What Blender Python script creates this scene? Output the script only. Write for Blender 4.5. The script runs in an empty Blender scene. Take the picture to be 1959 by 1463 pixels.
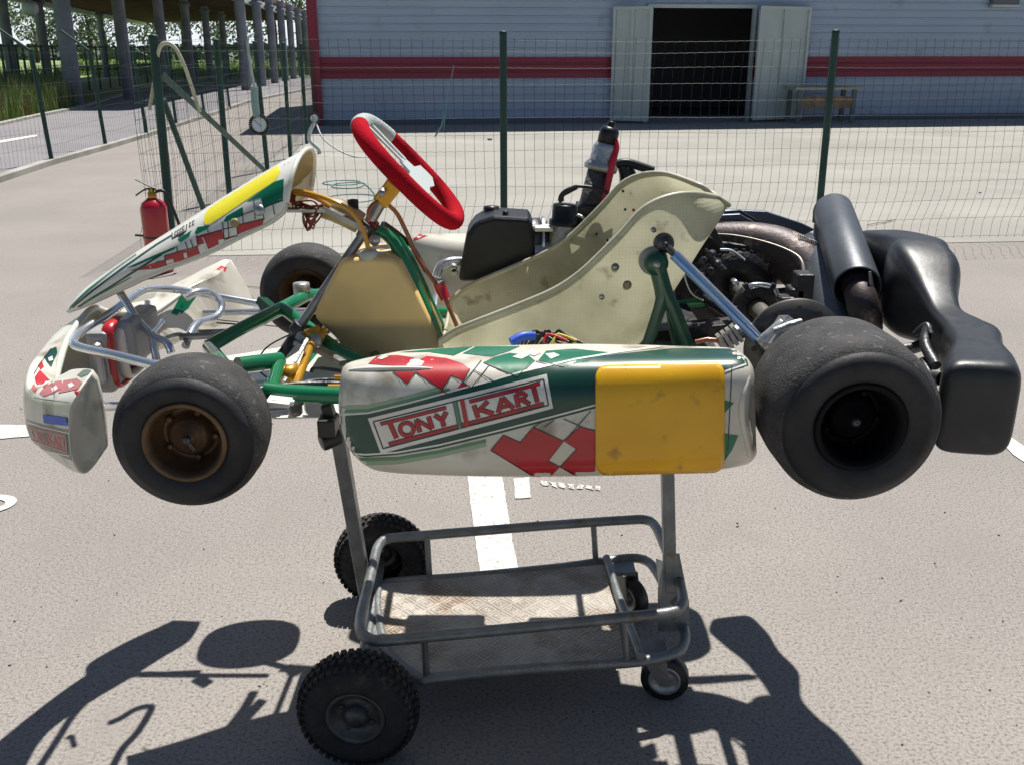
import bpy, bmesh, math, random
from mathutils import Vector, Matrix, geometry
from mathutils.bvhtree import BVHTree
import mathutils.noise as mnoise
R = math.radians
random.seed(7)
sc = bpy.context.scene
COL = sc.collection
# ------------------------------------------------------------------ camera
FPX, CX, CY, CAMH, PITCH = 1850.0, 979.5, 731.5, 1.5, R(18.97)
cs, sn = math.cos(PITCH), math.sin(PITCH)
cam_d = bpy.data.cameras.new('camera'); cam = bpy.data.objects.new('camera', cam_d); COL.objects.link(cam)
cam.location = (0, 0, CAMH); cam.rotation_euler = (R(90) - PITCH, 0, 0)
cam_d.sensor_width = 36; cam_d.lens = 36 * FPX / 1959.0; cam_d.clip_end = 3000; cam_d.clip_start = .05
sc.camera = cam
# ------------------------------------------------------------------ sky and sun
SUN_FROM = Vector((.143, .38, .875)).normalized()
w = bpy.data.worlds.new('World'); sc.world = w; w.use_nodes = True
nt = w.node_tree; bg = nt.nodes['Background']; sky = nt.nodes.new('ShaderNodeTexSky')
sky.sky_type = 'NISHITA'; sky.sun_disc = False
sky.sun_elevation = math.asin(SUN_FROM.z); sky.sun_rotation = math.atan2(SUN_FROM.x, SUN_FROM.y)
sky.air_density = 1.0; sky.dust_density = .8; sky.altitude = 1200
nt.links.new(sky.outputs[0], bg.inputs[0]); bg.inputs[1].default_value = .052
sd = bpy.data.lights.new('sun', 'SUN'); sd.energy = 5.0; sd.angle = R(.55); sd.color = (1, .965, .9)
sun = bpy.data.objects.new('sun', sd); COL.objects.link(sun); sun.location = (5, 10, 30)
sun.rotation_euler = SUN_FROM.to_track_quat('Z', 'Y').to_euler()
sc.view_settings.view_transform = 'Standard'; sc.view_settings.look = 'None'
sc.view_settings.exposure = 0.35; sc.view_settings.gamma = 1
sc.render.engine = 'CYCLES'
# ------------------------------------------------------------------ picture <-> place
def ray(px, py):
    a = (px - CX) / FPX; b = (CY - py) / FPX
    return Vector((a, cs + b * sn, -sn + b * cs))
def W(px, py, Y):
    r = ray(px, py); t = Y / r.y
    return Vector((r.x * t, Y, CAMH + r.z * t))
def G(px, py, z=0.0):
    r = ray(px, py); t = (z - CAMH) / r.z
    return Vector((r.x * t, r.y * t, z))
CAM = Vector((0, 0, CAMH))
# ------------------------------------------------------------------ materials
def M(name, col, rough=.5, metal=0.0, col2=None, vs=4, bump=0.0, bs=60, spec=.5, coat=0.0, dirt=None, ds=9, dt=.55, lo=.38, hi=.62, trans=0.0, emit=None):
    m = bpy.data.materials.new(name); m.use_nodes = True
    n = m.node_tree; L = n.links; b = n.nodes['Principled BSDF']
    b.inputs['Base Color'].default_value = (*col, 1); b.inputs['Roughness'].default_value = rough
    b.inputs['Metallic'].default_value = metal; b.inputs['Specular IOR Level'].default_value = spec
    if coat: b.inputs['Coat Weight'].default_value = coat; b.inputs['Coat Roughness'].default_value = .12
    if trans: b.inputs['Transmission Weight'].default_value = trans
    if emit: b.inputs['Emission Color'].default_value = (*emit, 1); b.inputs['Emission Strength'].default_value = 1
    tc = n.nodes.new('ShaderNodeTexCoord')
    def noise(s, d=5):
        k = n.nodes.new('ShaderNodeTexNoise'); k.inputs['Scale'].default_value = s; k.inputs['Detail'].default_value = d
        L.new(tc.outputs['Object'], k.inputs['Vector']); return k
    cur = None
    if col2:
        k = noise(vs); r = n.nodes.new('ShaderNodeMapRange'); r.inputs[1].default_value = lo; r.inputs[2].default_value = hi
        L.new(k.outputs[0], r.inputs[0]); mx = n.nodes.new('ShaderNodeMix'); mx.data_type = 'RGBA'
        mx.inputs[6].default_value = (*col, 1); mx.inputs[7].default_value = (*col2, 1); L.new(r.outputs[0], mx.inputs[0]); cur = mx.outputs[2]
    if dirt:
        k = noise(ds, 8); r = n.nodes.new('ShaderNodeMapRange'); r.inputs[1].default_value = dt; r.inputs[2].default_value = dt + .13
        L.new(k.outputs[0], r.inputs[0]); mx = n.nodes.new('ShaderNodeMix'); mx.data_type = 'RGBA'
        mx.inputs[6].default_value = (*col, 1); mx.inputs[7].default_value = (*dirt, 1); L.new(r.outputs[0], mx.inputs[0])
        if cur: L.new(cur, mx.inputs[6])
        cur = mx.outputs[2]
    if cur: L.new(cur, b.inputs['Base Color'])
    if bump:
        k = noise(bs, 6); bp = n.nodes.new('ShaderNodeBump'); bp.inputs['Strength'].default_value = bump; bp.inputs['Distance'].default_value = .01
        L.new(k.outputs[0], bp.inputs['Height']); L.new(bp.outputs[0], b.inputs['Normal'])
        if rough > .12:
            r = n.nodes.new('ShaderNodeMapRange'); r.inputs[3].default_value = max(0, rough - .08); r.inputs[4].default_value = min(1, rough + .1)
            L.new(k.outputs[0], r.inputs[0]); L.new(r.outputs[0], b.inputs['Roughness'])
    return m
# asphalt with grain, pits and broad patches
def asphalt(name, c1, c2, grain=1.0, patch=.5, tint=(1, 1, 1), streak=False):
    m = M(name, c1, .92, spec=.25); n = m.node_tree; L = n.links; b = n.nodes['Principled BSDF']
    tc = n.nodes.new('ShaderNodeTexCoord')
    def nz(s, d=4, vec=None, typ='ShaderNodeTexNoise'):
        k = n.nodes.new(typ); k.inputs['Scale'].default_value = s
        if typ == 'ShaderNodeTexNoise': k.inputs['Detail'].default_value = d
        L.new(vec or tc.outputs['Object'], k.inputs['Vector']); return k
    def mix(a, bcol, fac, mode='MIX'):
        mx = n.nodes.new('ShaderNodeMix'); mx.data_type = 'RGBA'; mx.blend_type = mode
        for s, v in ((6, a), (7, bcol)):
            if isinstance(v, tuple): mx.inputs[s].default_value = (*v, 1)
            else: L.new(v, mx.inputs[s])
        if isinstance(fac, float): mx.inputs[0].default_value = fac
        else: L.new(fac, mx.inputs[0])
        return mx.outputs[2]
    def rng(o, a, bb, c=0., d=1.):
        r = n.nodes.new('ShaderNodeMapRange'); r.inputs[1].default_value = a; r.inputs[2].default_value = bb; r.inputs[3].default_value = c; r.inputs[4].default_value = d
        L.new(o, r.inputs[0]); return r.outputs[0]
    base = mix(c1, c2, rng(nz(.9, 6).outputs[0], .35, .65))
    g = nz(120, 4); g2 = nz(60, 4)
    base = mix(base, tuple(x * .45 for x in c1), rng(g.outputs[0], .47, .68, 0., .5 * grain))
    base = mix(base, tuple(min(1, x * 1.7) for x in c1), rng(nz(240, 2).outputs[0], .6, .75, 0., .8 * grain))
    base = mix(base, tuple(x * .25 for x in c1), rng(g2.outputs[0], .67, .75, 0., .35 * grain))
    base = mix(base, tuple(x * .8 for x in c1), rng(nz(4.5, 5).outputs[0], .55, .7, 0., patch))
    if streak:
        mp = n.nodes.new('ShaderNodeMapping'); mp.inputs['Scale'].default_value = (.25, .7, 1); L.new(tc.outputs['Object'], mp.inputs[0])
        base = mix(base, tuple(min(1, x * 1.35) for x in c1), rng(nz(1.3, 5, mp.outputs[0]).outputs[0], .42, .70, 0., .35))
        base = mix(base, tuple(x * .72 for x in c1), rng(nz(.5, 5, mp.outputs[0]).outputs[0], .48, .72, 0., .45))
    L.new(base, b.inputs['Base Color'])
    bp = n.nodes.new('ShaderNodeBump'); bp.inputs['Strength'].default_value = .55; bp.inputs['Distance'].default_value = .004
    L.new(g.outputs[0], bp.inputs['Height']); L.new(bp.outputs[0], b.inputs['Normal'])
    return m
m_asph = asphalt('asphalt', (.325, .297, .270), (.275, .254, .236), grain=1.8)
m_yard = asphalt('yard_concrete', (.36, .345, .31), (.31, .30, .27), grain=.7, streak=True)
m_track = asphalt('track_asphalt', (.27, .255, .265), (.235, .225, .235), grain=.5)
m_linepaint = M('road_paint', (.72, .72, .67), .8, col2=(.62, .61, .56), vs=12, dirt=(.36, .33, .29), ds=75, dt=.55, bump=.3, bs=170)
m_field = M('field_grass', (.20, .31, .10), .9, col2=(.27, .34, .14), vs=.3, bump=.6, bs=6)
m_white = M('white_plastic', (.70, .675, .59), .38, col2=(.60, .57, .48), vs=7, dirt=(.24, .20, .14), ds=9, dt=.555, bump=.05, bs=40, coat=.25)
m_whiteclean = M('clean_white_plastic', (.78, .77, .71), .35, col2=(.72, .70, .62), vs=9, bump=.05, coat=.3)
m_cream = M('aged_plastic', (.66, .52, .28), .45, col2=(.45, .36, .18), vs=9, dirt=(.12, .12, .05), ds=8, dt=.58)
m_red = M('red_vinyl', (.50, .014, .022), .33, col2=(.42, .016, .022), vs=8, dirt=(.22, .03, .03), ds=22, dt=.62, coat=.3)
m_green = M('green_vinyl', (.0, .17, .075), .33, col2=(.0, .14, .065), vs=8, coat=.3)
m_dgreen = M('dark_green_vinyl', (.006, .052, .036), .3, col2=(.01, .07, .045), vs=5, coat=.35)
m_fade1 = M('faded_green_a', (.10, .24, .13), .35, coat=.3)
m_fade2 = M('faded_green_b', (.30, .40, .27), .35, coat=.3)
m_blackline = M('black_vinyl', (.025, .025, .022), .4)
m_amber = M('amber_plate', (.82, .44, .006), .36, col2=(.74, .38, .006), vs=6, dirt=(.34, .17, .02), ds=22, dt=.61, coat=.2)
m_yellow = M('yellow_vinyl', (.86, .76, .02), .4, col2=(.8, .7, .02), vs=8)
m_blue = M('blue_tape', (.02, .09, .55), .45)
m_tyre = M('slick_rubber', (.014, .014, .017), .6, col2=(.030, .030, .032), vs=14, bump=.08, bs=200, spec=.35)
m_tread = M('worn_rubber', (.056, .055, .055), .75, col2=(.030, .030, .031), vs=30, bump=.28, bs=260, spec=.4, dirt=(.15, .14, .13), ds=60, dt=.60)
m_bronze = M('bronze_rim', (.17, .10, .055), .5, .6, col2=(.10, .062, .035), vs=20, bump=.2)
m_blackrim = M('black_rim', (.003, .003, .004), .6, spec=.15)
m_kgreen = M('green_frame_paint', (.006, .20, .075), .24, col2=(.004, .15, .06), vs=6, coat=.6, dirt=(.03, .05, .03), ds=25, dt=.64)
m_dkgreen = M('dark_green_paint', (.004, .065, .035), .35, coat=.3, dirt=(.03, .04, .02), ds=25, dt=.62)
m_chrome = M('chrome_tube', (.74, .77, .82), .24, .85, col2=(.62, .65, .68), vs=12, dirt=(.20, .16, .12), ds=35, dt=.63)
m_steel = M('steel', (.42, .42, .42), .36, .85, col2=(.30, .30, .30), vs=25, bump=.15)
m_dsteel = M('dark_steel', (.10, .10, .105), .42, .7, col2=(.05, .05, .055), vs=20, bump=.3)
m_gold = M('gold_anodised', (.62, .33, .035), .28, .55)
m_alu = M('cast_aluminium', (.50, .51, .52), .42, .7, col2=(.36, .36, .36), vs=20, bump=.3, bs=90)
m_black = M('black_plastic', (.010, .012, .016), .36, bump=.08, bs=80, col2=(.016, .018, .022), vs=10, spec=.35)
m_bumper = M('rear_bumper_plastic', (.013, .015, .019), .40, bump=.05, bs=50, col2=(.024, .027, .031), vs=9, dirt=(.05, .05, .05), ds=18, dt=.62)
m_engine = M('engine_black', (.022, .021, .023), .42, .4, bump=.4, bs=90, col2=(.045, .042, .042), vs=18)
m_exh = M('burnt_exhaust', (.065, .050, .052), .5, .45, col2=(.07, .055, .056), vs=9, bump=.12, bs=140, dirt=(.26, .19, .15), ds=30, dt=.58)
m_seam = M('weld_seam', (.42, .38, .33), .5, .6)
m_muff = M('muffler_paint', (.075, .085, .10), .42, .3, bump=.05, bs=100, col2=(.10, .11, .125), vs=8)
m_suede = M('red_suede', (.47, .010, .022), 1.0, col2=(.36, .009, .018), vs=9, bump=.35, bs=320, spec=.05, dirt=(.14, .008, .015), ds=14, dt=.60)
m_grip = M('grey_grip', (.52, .55, .54), .6, col2=(.40, .43, .42), vs=12, bump=.4, bs=200)
m_fibre = None
m_tank = None
m_hose = M('amber_hose', (.62, .30, .03), .25, coat=.5)
m_rhose = M('brown_hose', (.30, .10, .04), .3, coat=.4)
m_redpl = M('red_cable', (.50, .01, .03), .35)
m_wire = M('black_wire', (.015, .015, .015), .4)
m_trolley = M('galvanised_tube', (.26, .275, .275), .42, .55, col2=(.20, .205, .20), vs=18, bump=.2, bs=90, dirt=(.22, .16, .11), ds=30, dt=.60)
m_knob = M('knobby_rubber', (.022, .021, .021), .85, col2=(.035, .032, .03), vs=30, bump=.7, bs=90, dirt=(.09, .075, .06), ds=30, dt=.6)
m_wall = M('wall_siding', (.385, .465, .60), .42, col2=(.35, .42, .55), vs=.6, dirt=(.27, .33, .42), ds=2.5, dt=.62)
m_wallred = M('red_siding', (.27, .016, .05), .45, col2=(.23, .016, .045), vs=1.5)
m_door = M('door_leaf_paint', (.50, .56, .56), .5, col2=(.45, .51, .51), vs=2)
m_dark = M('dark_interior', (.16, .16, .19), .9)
m_post = M('green_post', (.004, .036, .030), .55, col2=(.008, .055, .045), vs=3)
m_wirem = M('fence_wire', (.035, .055, .05), .55, .0, spec=.3)
m_concr = M('column_concrete', (.22, .235, .275), .8, col2=(.16, .17, .20), vs=2, bump=.4, bs=8)
m_roof = M('roof_boards', (.15, .085, .07), .8, col2=(.09, .055, .045), vs=1.2)
m_kerb = M('kerb', (.42, .40, .37), .85, col2=(.3, .29, .26), vs=2)
m_leaf = [M('leaves_a', (.12, .165, .11), .7, col2=(.16, .21, .13), vs=.6), M('leaves_b', (.15, .19, .14), .7, col2=(.05, .08, .045), vs=.5)]  # leaf colours lightened and greyed to imitate distance haze
m_grass = M('tall_grass', (.17, .27, .07), .8, col2=(.24, .27, .09), vs=.7)
m_bark = M('bark', (.08, .06, .045), .9, bump=.5, bs=20)
m_ext = M('extinguisher_red', (.42, .008, .02), .28, coat=.5)
m_wood = M('wood', (.30, .21, .13), .75, col2=(.18, .12, .08), vs=6)
m_dial = M('dial', (.62, .70, .75), .25, coat=.5)
m_rope = M('pale_rod', (.50, .51, .36), .5)
m_teal = M('teal_cable', (.10, .26, .27), .5)
m_brown = M('brown_wire', (.22, .05, .03), .4)
m_skyreflect = M('chrome_painted_sky_reflection', (.16, .31, .62), .28, .35, col2=(.24, .38, .62), vs=14, coat=.5, dirt=(.12, .15, .2), ds=40, dt=.64)  # chrome stay with its blue sky reflection put into the colour
def translucent(m, f):
    n = m.node_tree; L = n.links; b = n.nodes['Principled BSDF']; t = n.nodes.new('ShaderNodeBsdfTranslucent'); x = n.nodes.new('ShaderNodeMixShader')
    if b.inputs['Base Color'].links: L.new(b.inputs['Base Color'].links[0].from_socket, t.inputs[0])
    else: t.inputs[0].default_value = b.inputs['Base Color'].default_value
    x.inputs[0].default_value = f; L.new(b.outputs[0], x.inputs[1]); L.new(t.outputs[0], x.inputs[2]); L.new(x.outputs[0], n.nodes['Material Output'].inputs[0])
    return m
# woven fibreglass with grime, pale and slightly greenish
def fibre():
    m = M('fibreglass', (.66, .63, .45), .42, col2=(.44, .42, .28), vs=7, dirt=(.27, .23, .15), ds=20, dt=.60, bump=.2, bs=60, coat=.15)
    n = m.node_tree; L = n.links; b = n.nodes['Principled BSDF']; tc = n.nodes.new('ShaderNodeTexCoord')
    w1 = n.nodes.new('ShaderNodeTexWave'); w1.inputs['Scale'].default_value = 42; w1.bands_direction = 'X'; w1.inputs['Distortion'].default_value = 2.5
    w2 = n.nodes.new('ShaderNodeTexWave'); w2.inputs['Scale'].default_value = 42; w2.bands_direction = 'Z'; w2.inputs['Distortion'].default_value = 2.5
    L.new(tc.outputs['Object'], w1.inputs[0]); L.new(tc.outputs['Object'], w2.inputs[0])
    ml = n.nodes.new('ShaderNodeMath'); ml.operation = 'MULTIPLY'; L.new(w1.outputs[1], ml.inputs[0]); L.new(w2.outputs[1], ml.inputs[1])
    src = b.inputs['Base Color'].links[0].from_socket
    mr = n.nodes.new('ShaderNodeMapRange'); mr.inputs[1].default_value = .3; mr.inputs[2].default_value = .9; mr.inputs[4].default_value = .16; L.new(ml.outputs[0], mr.inputs[0])
    mx = n.nodes.new('ShaderNodeMix'); mx.data_type = 'RGBA'; mx.inputs[7].default_value = (.36, .34, .18, 1); L.new(src, mx.inputs[6]); L.new(mr.outputs[0], mx.inputs[0])
    L.new(mx.outputs[2], b.inputs['Base Color'])
    bp = n.nodes.new('ShaderNodeBump'); bp.inputs['Strength'].default_value = .3; bp.inputs['Distance'].default_value = .002
    L.new(ml.outputs[0], bp.inputs['Height']); L.new(bp.outputs[0], b.inputs['Normal'])
    translucent(m, .42)
    return m
m_fibre = fibre()
m_rimtape = M('seat_rim', (.52, .50, .37), .45, col2=(.42, .40, .28), vs=14, dirt=(.14, .12, .08), ds=25, dt=.62)
# translucent tank: the fuel inside shows as a darker lower part with a level
def tankmat(level):
    m = M('tank_plastic', (.62, .44, .17), .38, coat=.15); n = m.node_tree; L = n.links; b = n.nodes['Principled BSDF']
    tc = n.nodes.new('ShaderNodeTexCoord'); sp = n.nodes.new('ShaderNodeSeparateXYZ'); L.new(tc.outputs['Object'], sp.inputs[0])
    r = n.nodes.new('ShaderNodeMapRange'); r.inputs[1].default_value = level - .012; r.inputs[2].default_value = level + .01; L.new(sp.outputs[2], r.inputs[0])
    mx = n.nodes.new('ShaderNodeMix'); mx.data_type = 'RGBA'; mx.inputs[6].default_value = (.30, .24, .13, 1); mx.inputs[7].default_value = (.90, .62, .25, 1)
    L.new(r.outputs[0], mx.inputs[0])
    k = n.nodes.new('ShaderNodeTexNoise'); k.inputs['Scale'].default_value = 9; L.new(tc.outputs['Object'], k.inputs[0])
    r2 = n.nodes.new('ShaderNodeMapRange'); r2.inputs[1].default_value = .4; r2.inputs[2].default_value = .75; r2.inputs[4].default_value = .45; L.new(k.outputs[0], r2.inputs[0])
    m2 = n.nodes.new('ShaderNodeMix'); m2.data_type = 'RGBA'; m2.inputs[7].default_value = (.50, .36, .16, 1); L.new(mx.outputs[2], m2.inputs[6]); L.new(r2.outputs[0], m2.inputs[0])
    L.new(m2.outputs[2], b.inputs['Base Color']); return m
translucent(m_cream, .3)
# chequer plate of the trolley: raised bars in a basket pattern
def chequer():
    m = M('chequer_plate', (.52, .47, .40), .5, .25, col2=(.36, .31, .26), vs=9, dirt=(.28, .20, .13), ds=7, dt=.5)
    n = m.node_tree; L = n.links; b = n.nodes['Principled BSDF']; tc = n.nodes.new('ShaderNodeTexCoord')
    hs = []
    for ang in (45, -45):
        mp = n.nodes.new('ShaderNodeMapping'); mp.inputs['Rotation'].default_value = (0, 0, R(ang))
        dn = n.nodes.new('ShaderNodeTexNoise'); dn.inputs['Scale'].default_value = 25; L.new(tc.outputs['Object'], dn.inputs[0])
        dm = n.nodes.new('ShaderNodeVectorMath'); dm.operation = 'MULTIPLY_ADD'; dm.inputs[1].default_value = (.012, .012, 0); L.new(dn.outputs[1], dm.inputs[0]); L.new(tc.outputs['Object'], dm.inputs[2]); L.new(dm.outputs[0], mp.inputs[0])
        wv = n.nodes.new('ShaderNodeTexWave'); wv.inputs['Scale'].default_value = 30; L.new(mp.outputs[0], wv.inputs[0]); hs.append(wv.outputs[1])
    ck = n.nodes.new('ShaderNodeTexChecker'); ck.inputs['Scale'].default_value = 32; L.new(tc.outputs['Object'], ck.inputs[0])
    mx = n.nodes.new('ShaderNodeMix'); L.new(ck.outputs[1], mx.inputs[0]); L.new(hs[0], mx.inputs[2]); L.new(hs[1], mx.inputs[3])
    bp = n.nodes.new('ShaderNodeBump'); bp.inputs['Strength'].default_value = .9; bp.inputs['Distance'].default_value = .0035
    L.new(mx.outputs[0], bp.inputs['Height']); L.new(bp.outputs[0], b.inputs['Normal'])
    src = b.inputs['Base Color'].links[0].from_socket
    r = n.nodes.new('ShaderNodeMapRange'); r.inputs[1].default_value = .75; r.inputs[2].default_value = 1; r.inputs[4].default_value = .6; L.new(mx.outputs[0], r.inputs[0])
    m2 = n.nodes.new('ShaderNodeMix'); m2.data_type = 'RGBA'; m2.inputs[7].default_value = (.62, .60, .56, 1); L.new(src, m2.inputs[6]); L.new(r.outputs[0], m2.inputs[0])
    L.new(m2.outputs[2], b.inputs['Base Color'])
    return m
m_plate = chequer()
# ------------------------------------------------------------------ mesh helpers
def smooth_path(pts, n=6, closed=False):
    P = [Vector(p) for p in pts]
    if len(P) < 3 and not closed: return P
    out = []; N = len(P)
    rng = range(N if closed else N - 1)
    for i in rng:
        if closed: p0, p1, p2, p3 = P[(i - 1) % N], P[i], P[(i + 1) % N], P[(i + 2) % N]
        else: p0, p1, p2, p3 = P[max(i - 1, 0)], P[i], P[i + 1], P[min(i + 2, N - 1)]
        for k in range(n):
            t = k / n
            out.append(.5 * ((2 * p1) + (p2 - p0) * t + (2 * p0 - 5 * p1 + 4 * p2 - p3) * t * t + (3 * p1 - p0 - 3 * p2 + p3) * t ** 3))
    if not closed: out.append(P[-1])
    return out
class MB:
    def __init__(s): s.v = []; s.f = []; s.mi = []; s.sm = []
    def add(s, vs, fs, mi=0, sm=True):
        o = len(s.v); s.v += [Vector(v) for v in vs]
        for f in fs: s.f.append([i + o for i in f]); s.mi.append(mi); s.sm.append(sm)
        return s
    def rings(s, rings, mi=0, sm=True, closed_ring=True, cap=True, closed_path=False):
        n = len(rings[0]); vs = [p for r in rings for p in r]; fs = []
        m = len(rings)
        for i in range(m if closed_path else m - 1):
            j = (i + 1) % m
            for k in range(n if closed_ring else n - 1):
                l = (k + 1) % n
                fs.append([i * n + k, i * n + l, j * n + l, j * n + k])
        s.add(vs, fs, mi, sm)
        if cap and closed_ring and not closed_path:
            s.add(rings[0], [list(range(n))[::-1]], mi, False); s.add(rings[-1], [list(range(n))], mi, False)
        return s
    def tube(s, pts, r=.01, n=6, seg=10, mi=0, closed=False, smooth=True, cap=True, flat=None):
        P = smooth_path(pts, n, closed) if smooth else [Vector(p) for p in pts]
        m = len(P); rs = r if isinstance(r, (list, tuple)) else [r] * len(pts)
        def rad(i):
            t = i / max(1, (m if closed else m - 1)) * (len(rs) - (0 if closed else 1)); a = int(t); f = t - a
            return rs[a % len(rs)] * (1 - f) + rs[min(a + 1, len(rs) - 1) if not closed else (a + 1) % len(rs)] * f
        rings = []; up = None
        for i in range(m):
            if closed: d = P[(i + 1) % m] - P[i - 1]
            else: d = P[min(i + 1, m - 1)] - P[max(i - 1, 0)]
            d.normalize()
            if up is None: up = Vector((0, 0, 1)) if abs(d.z) < .9 else Vector((0, 1, 0))
            u = (up - d * up.dot(d)); u.normalize(); v = d.cross(u); up = u
            q = rad(i); fa, fb = (1, 1) if flat is None else flat
            rings.append([P[i] + u * math.cos(2 * math.pi * k / seg) * q * fa + v * math.sin(2 * math.pi * k / seg) * q * fb for k in range(seg)])
        return s.rings(rings, mi, True, True, cap, closed)
    def lathe(s, prof, c, ax, seg=40, mi=0, sm=True, mis=None, closed=False):
        c = Vector(c); ax = Vector(ax).normalized(); up = Vector((0, 0, 1)) if abs(ax.z) < .9 else Vector((1, 0, 0))
        u = (up - ax * up.dot(ax)).normalized(); v = ax.cross(u)
        vs = [c + ax * a + (u * math.cos(2 * math.pi * k / seg) + v * math.sin(2 * math.pi * k / seg)) * r for a, r in prof for k in range(seg)]
        o = len(s.v); s.v += vs; n = len(prof)
        for i in range(n if closed else n - 1):
            j = (i + 1) % n
            for k in range(seg):
                l = (k + 1) % seg
                s.f.append([o + i * seg + k, o + i * seg + l, o + j * seg + l, o + j * seg + k]); s.mi.append(mis[i] if mis else mi); s.sm.append(sm)
        return s
    def box(s, c, d, mi=0, rot=None):
        c = Vector(c); x, y, z = [q / 2 for q in d]
        vs = [Vector((a * x, b * y, e * z)) for a in (-1, 1) for b in (-1, 1) for e in (-1, 1)]
        if rot is not None: vs = [rot @ q for q in vs]
        return s.add([c + q for q in vs], [[0, 1, 3, 2], [4, 6, 7, 5], [0, 4, 5, 1], [2, 3, 7, 6], [0, 2, 6, 4], [1, 5, 7, 3]], mi, False)
    def bar(s, a, b, wd, th, mi=0, side=Vector((0, 1, 0))):
        a = Vector(a); b = Vector(b); d = (b - a); L_ = d.length; d.normalize(); y = (side - d * side.dot(d)).normalized(); z = d.cross(y)
        return s.box((a + b) / 2, (L_, wd, th), mi, Matrix((d, y, z)).transposed())
    def prism(s, poly, ext, mi=0):
        n = len(poly); ext = Vector(ext); A = [Vector(p) for p in poly]; B = [p + ext for p in A]
        return s.add(A + B, [list(range(n))[::-1], [n + i for i in range(n)]] + [[i, (i + 1) % n, n + (i + 1) % n, n + i] for i in range(n)], mi, False)
    def ball(s, c, r, mi=0, n=10, sc_=(1, 1, 1)):
        c = Vector(c); rg = []
        for i in range(n + 1):
            t = math.pi * i / n; q = max(math.sin(t), .001)
            rg.append([c + Vector((math.cos(2 * math.pi * k / (2 * n)) * q * r * sc_[0], math.sin(2 * math.pi * k / (2 * n)) * q * r * sc_[1], math.cos(t) * r * sc_[2])) for k in range(2 * n)])
        return s.rings(rg, mi)
    def build(s, name, mats, parent=None, bevel=0, fix=True, subs=0, solid=0, smat=0, bseg=2):
        me = bpy.data.meshes.new(name); me.from_pydata(s.v, [], s.f)
        if not isinstance(mats, (list, tuple)): mats = [mats]
        for m in mats: me.materials.append(m)
        me.polygons.foreach_set('material_index', s.mi); me.polygons.foreach_set('use_smooth', s.sm)
        if fix:
            b = bmesh.new(); b.from_mesh(me); bmesh.ops.recalc_face_normals(b, faces=b.faces)
            b.to_mesh(me); b.free()
        me.update()
        o = bpy.data.objects.new(name, me); COL.objects.link(o)
        if parent: setpar(o, parent)
        if solid:
            q = o.modifiers.new('solid', 'SOLIDIFY'); q.thickness = solid; q.offset = 0; q.material_offset = smat
        if bevel:
            q = o.modifiers.new('bevel', 'BEVEL'); q.width = bevel; q.segments = bseg; q.limit_method = 'ANGLE'; q.angle_limit = R(35)
        if subs:
            q = o.modifiers.new('subsurf', 'SUBSURF'); q.levels = subs; q.render_levels = subs
        return o
def setpar(o, p):
    o.parent = p; q = p; T = Matrix.Identity(4)
    while q is not None: T = Matrix.Translation(q.location) @ T if q.parent is None else T; q = q.parent
    o.matrix_parent_inverse = T.inverted()
def tag(o, label=None, cat=None, group=None, kind=None):
    for k, v in (('label', label), ('category', cat), ('group', group), ('kind', kind)):
        if v: o[k] = v
    return o
def thing(name, loc, label, cat, group=None):
    o = bpy.data.objects.new(name, None); COL.objects.link(o); o.location = loc; o.empty_display_size = .1
    return tag(o, label, cat, group)
def struct(mb, name, mats, fix=True):
    return tag(mb.build(name, mats, fix=fix), kind='structure')
def sheet(pts): return MB().add(pts, [list(range(len(pts)))], 0, False)
# ---- decals: flat artwork laid on a real surface
def inpoly(x, y, P):
    c = False; n = len(P)
    for i in range(n):
        x1, y1 = P[i]; x2, y2 = P[i - 1]
        if (y1 > y) != (y2 > y) and x < (x2 - x1) * (y - y1) / (y2 - y1) + x1: c = not c
    return c
def decal(mb, bvh, poly, mi, off=.0006, step=7.0, lim=.09):
    B = []; n = len(poly)
    for i in range(n):
        a, b = Vector(poly[i]), Vector(poly[(i + 1) % n]); k = max(1, int((b - a).length / step))
        for j in range(k): B.append(a + (b - a) * j / k)
    xs = [p.x for p in B]; ys = [p.y for p in B]; I = []
    x = min(xs) + step / 2
    while x < max(xs):
        y = min(ys) + step / 2
        while y < max(ys):
            if inpoly(x, y, B) : I.append(Vector((x, y)))
            y += step
        x += step
    nb = len(B); I = [p for p in I if all((p.x - q.x) ** 2 + (p.y - q.y) ** 2 > (.42 * step) ** 2 for q in B)]
    try: V, E, F, *_ = geometry.delaunay_2d_cdt(B + I, [(i, (i + 1) % nb) for i in range(nb)], [], 1, 1e-4)
    except Exception: return
    out = []; ok = []
    for p in V:
        r = ray(p.x, p.y).normalized(); h = bvh.ray_cast(CAM, r)
        if h[0] is None: out.append(Vector((0, 0, 0))); ok.append(False)
        else:
            nn = h[1] if h[1].dot(r) < 0 else -h[1]
            out.append(h[0] + nn * off); ok.append(True)
    F = [list(f) for f in F if all(ok[i] for i in f)]
    F = [f for f in F if all((out[f[i]] - out[f[i - 1]]).length < lim for i in range(len(f)))]
    used = sorted({i for f in F for i in f}); mp = {u: i for i, u in enumerate(used)}
    mb.add([out[u] for u in used], [[mp[i] for i in f] for f in F], mi, True)
def stroke(pts, wd):
    P = [Vector(p) for p in pts]; L_, R_ = [], []
    for i, p in enumerate(P):
        d = (P[min(i + 1, len(P) - 1)] - P[max(i - 1, 0)]).normalized(); nn = Vector((-d.y, d.x)) * wd / 2
        L_.append(p + nn); R_.append(p - nn)
    return [tuple(q) for q in L_ + R_[::-1]]
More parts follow.
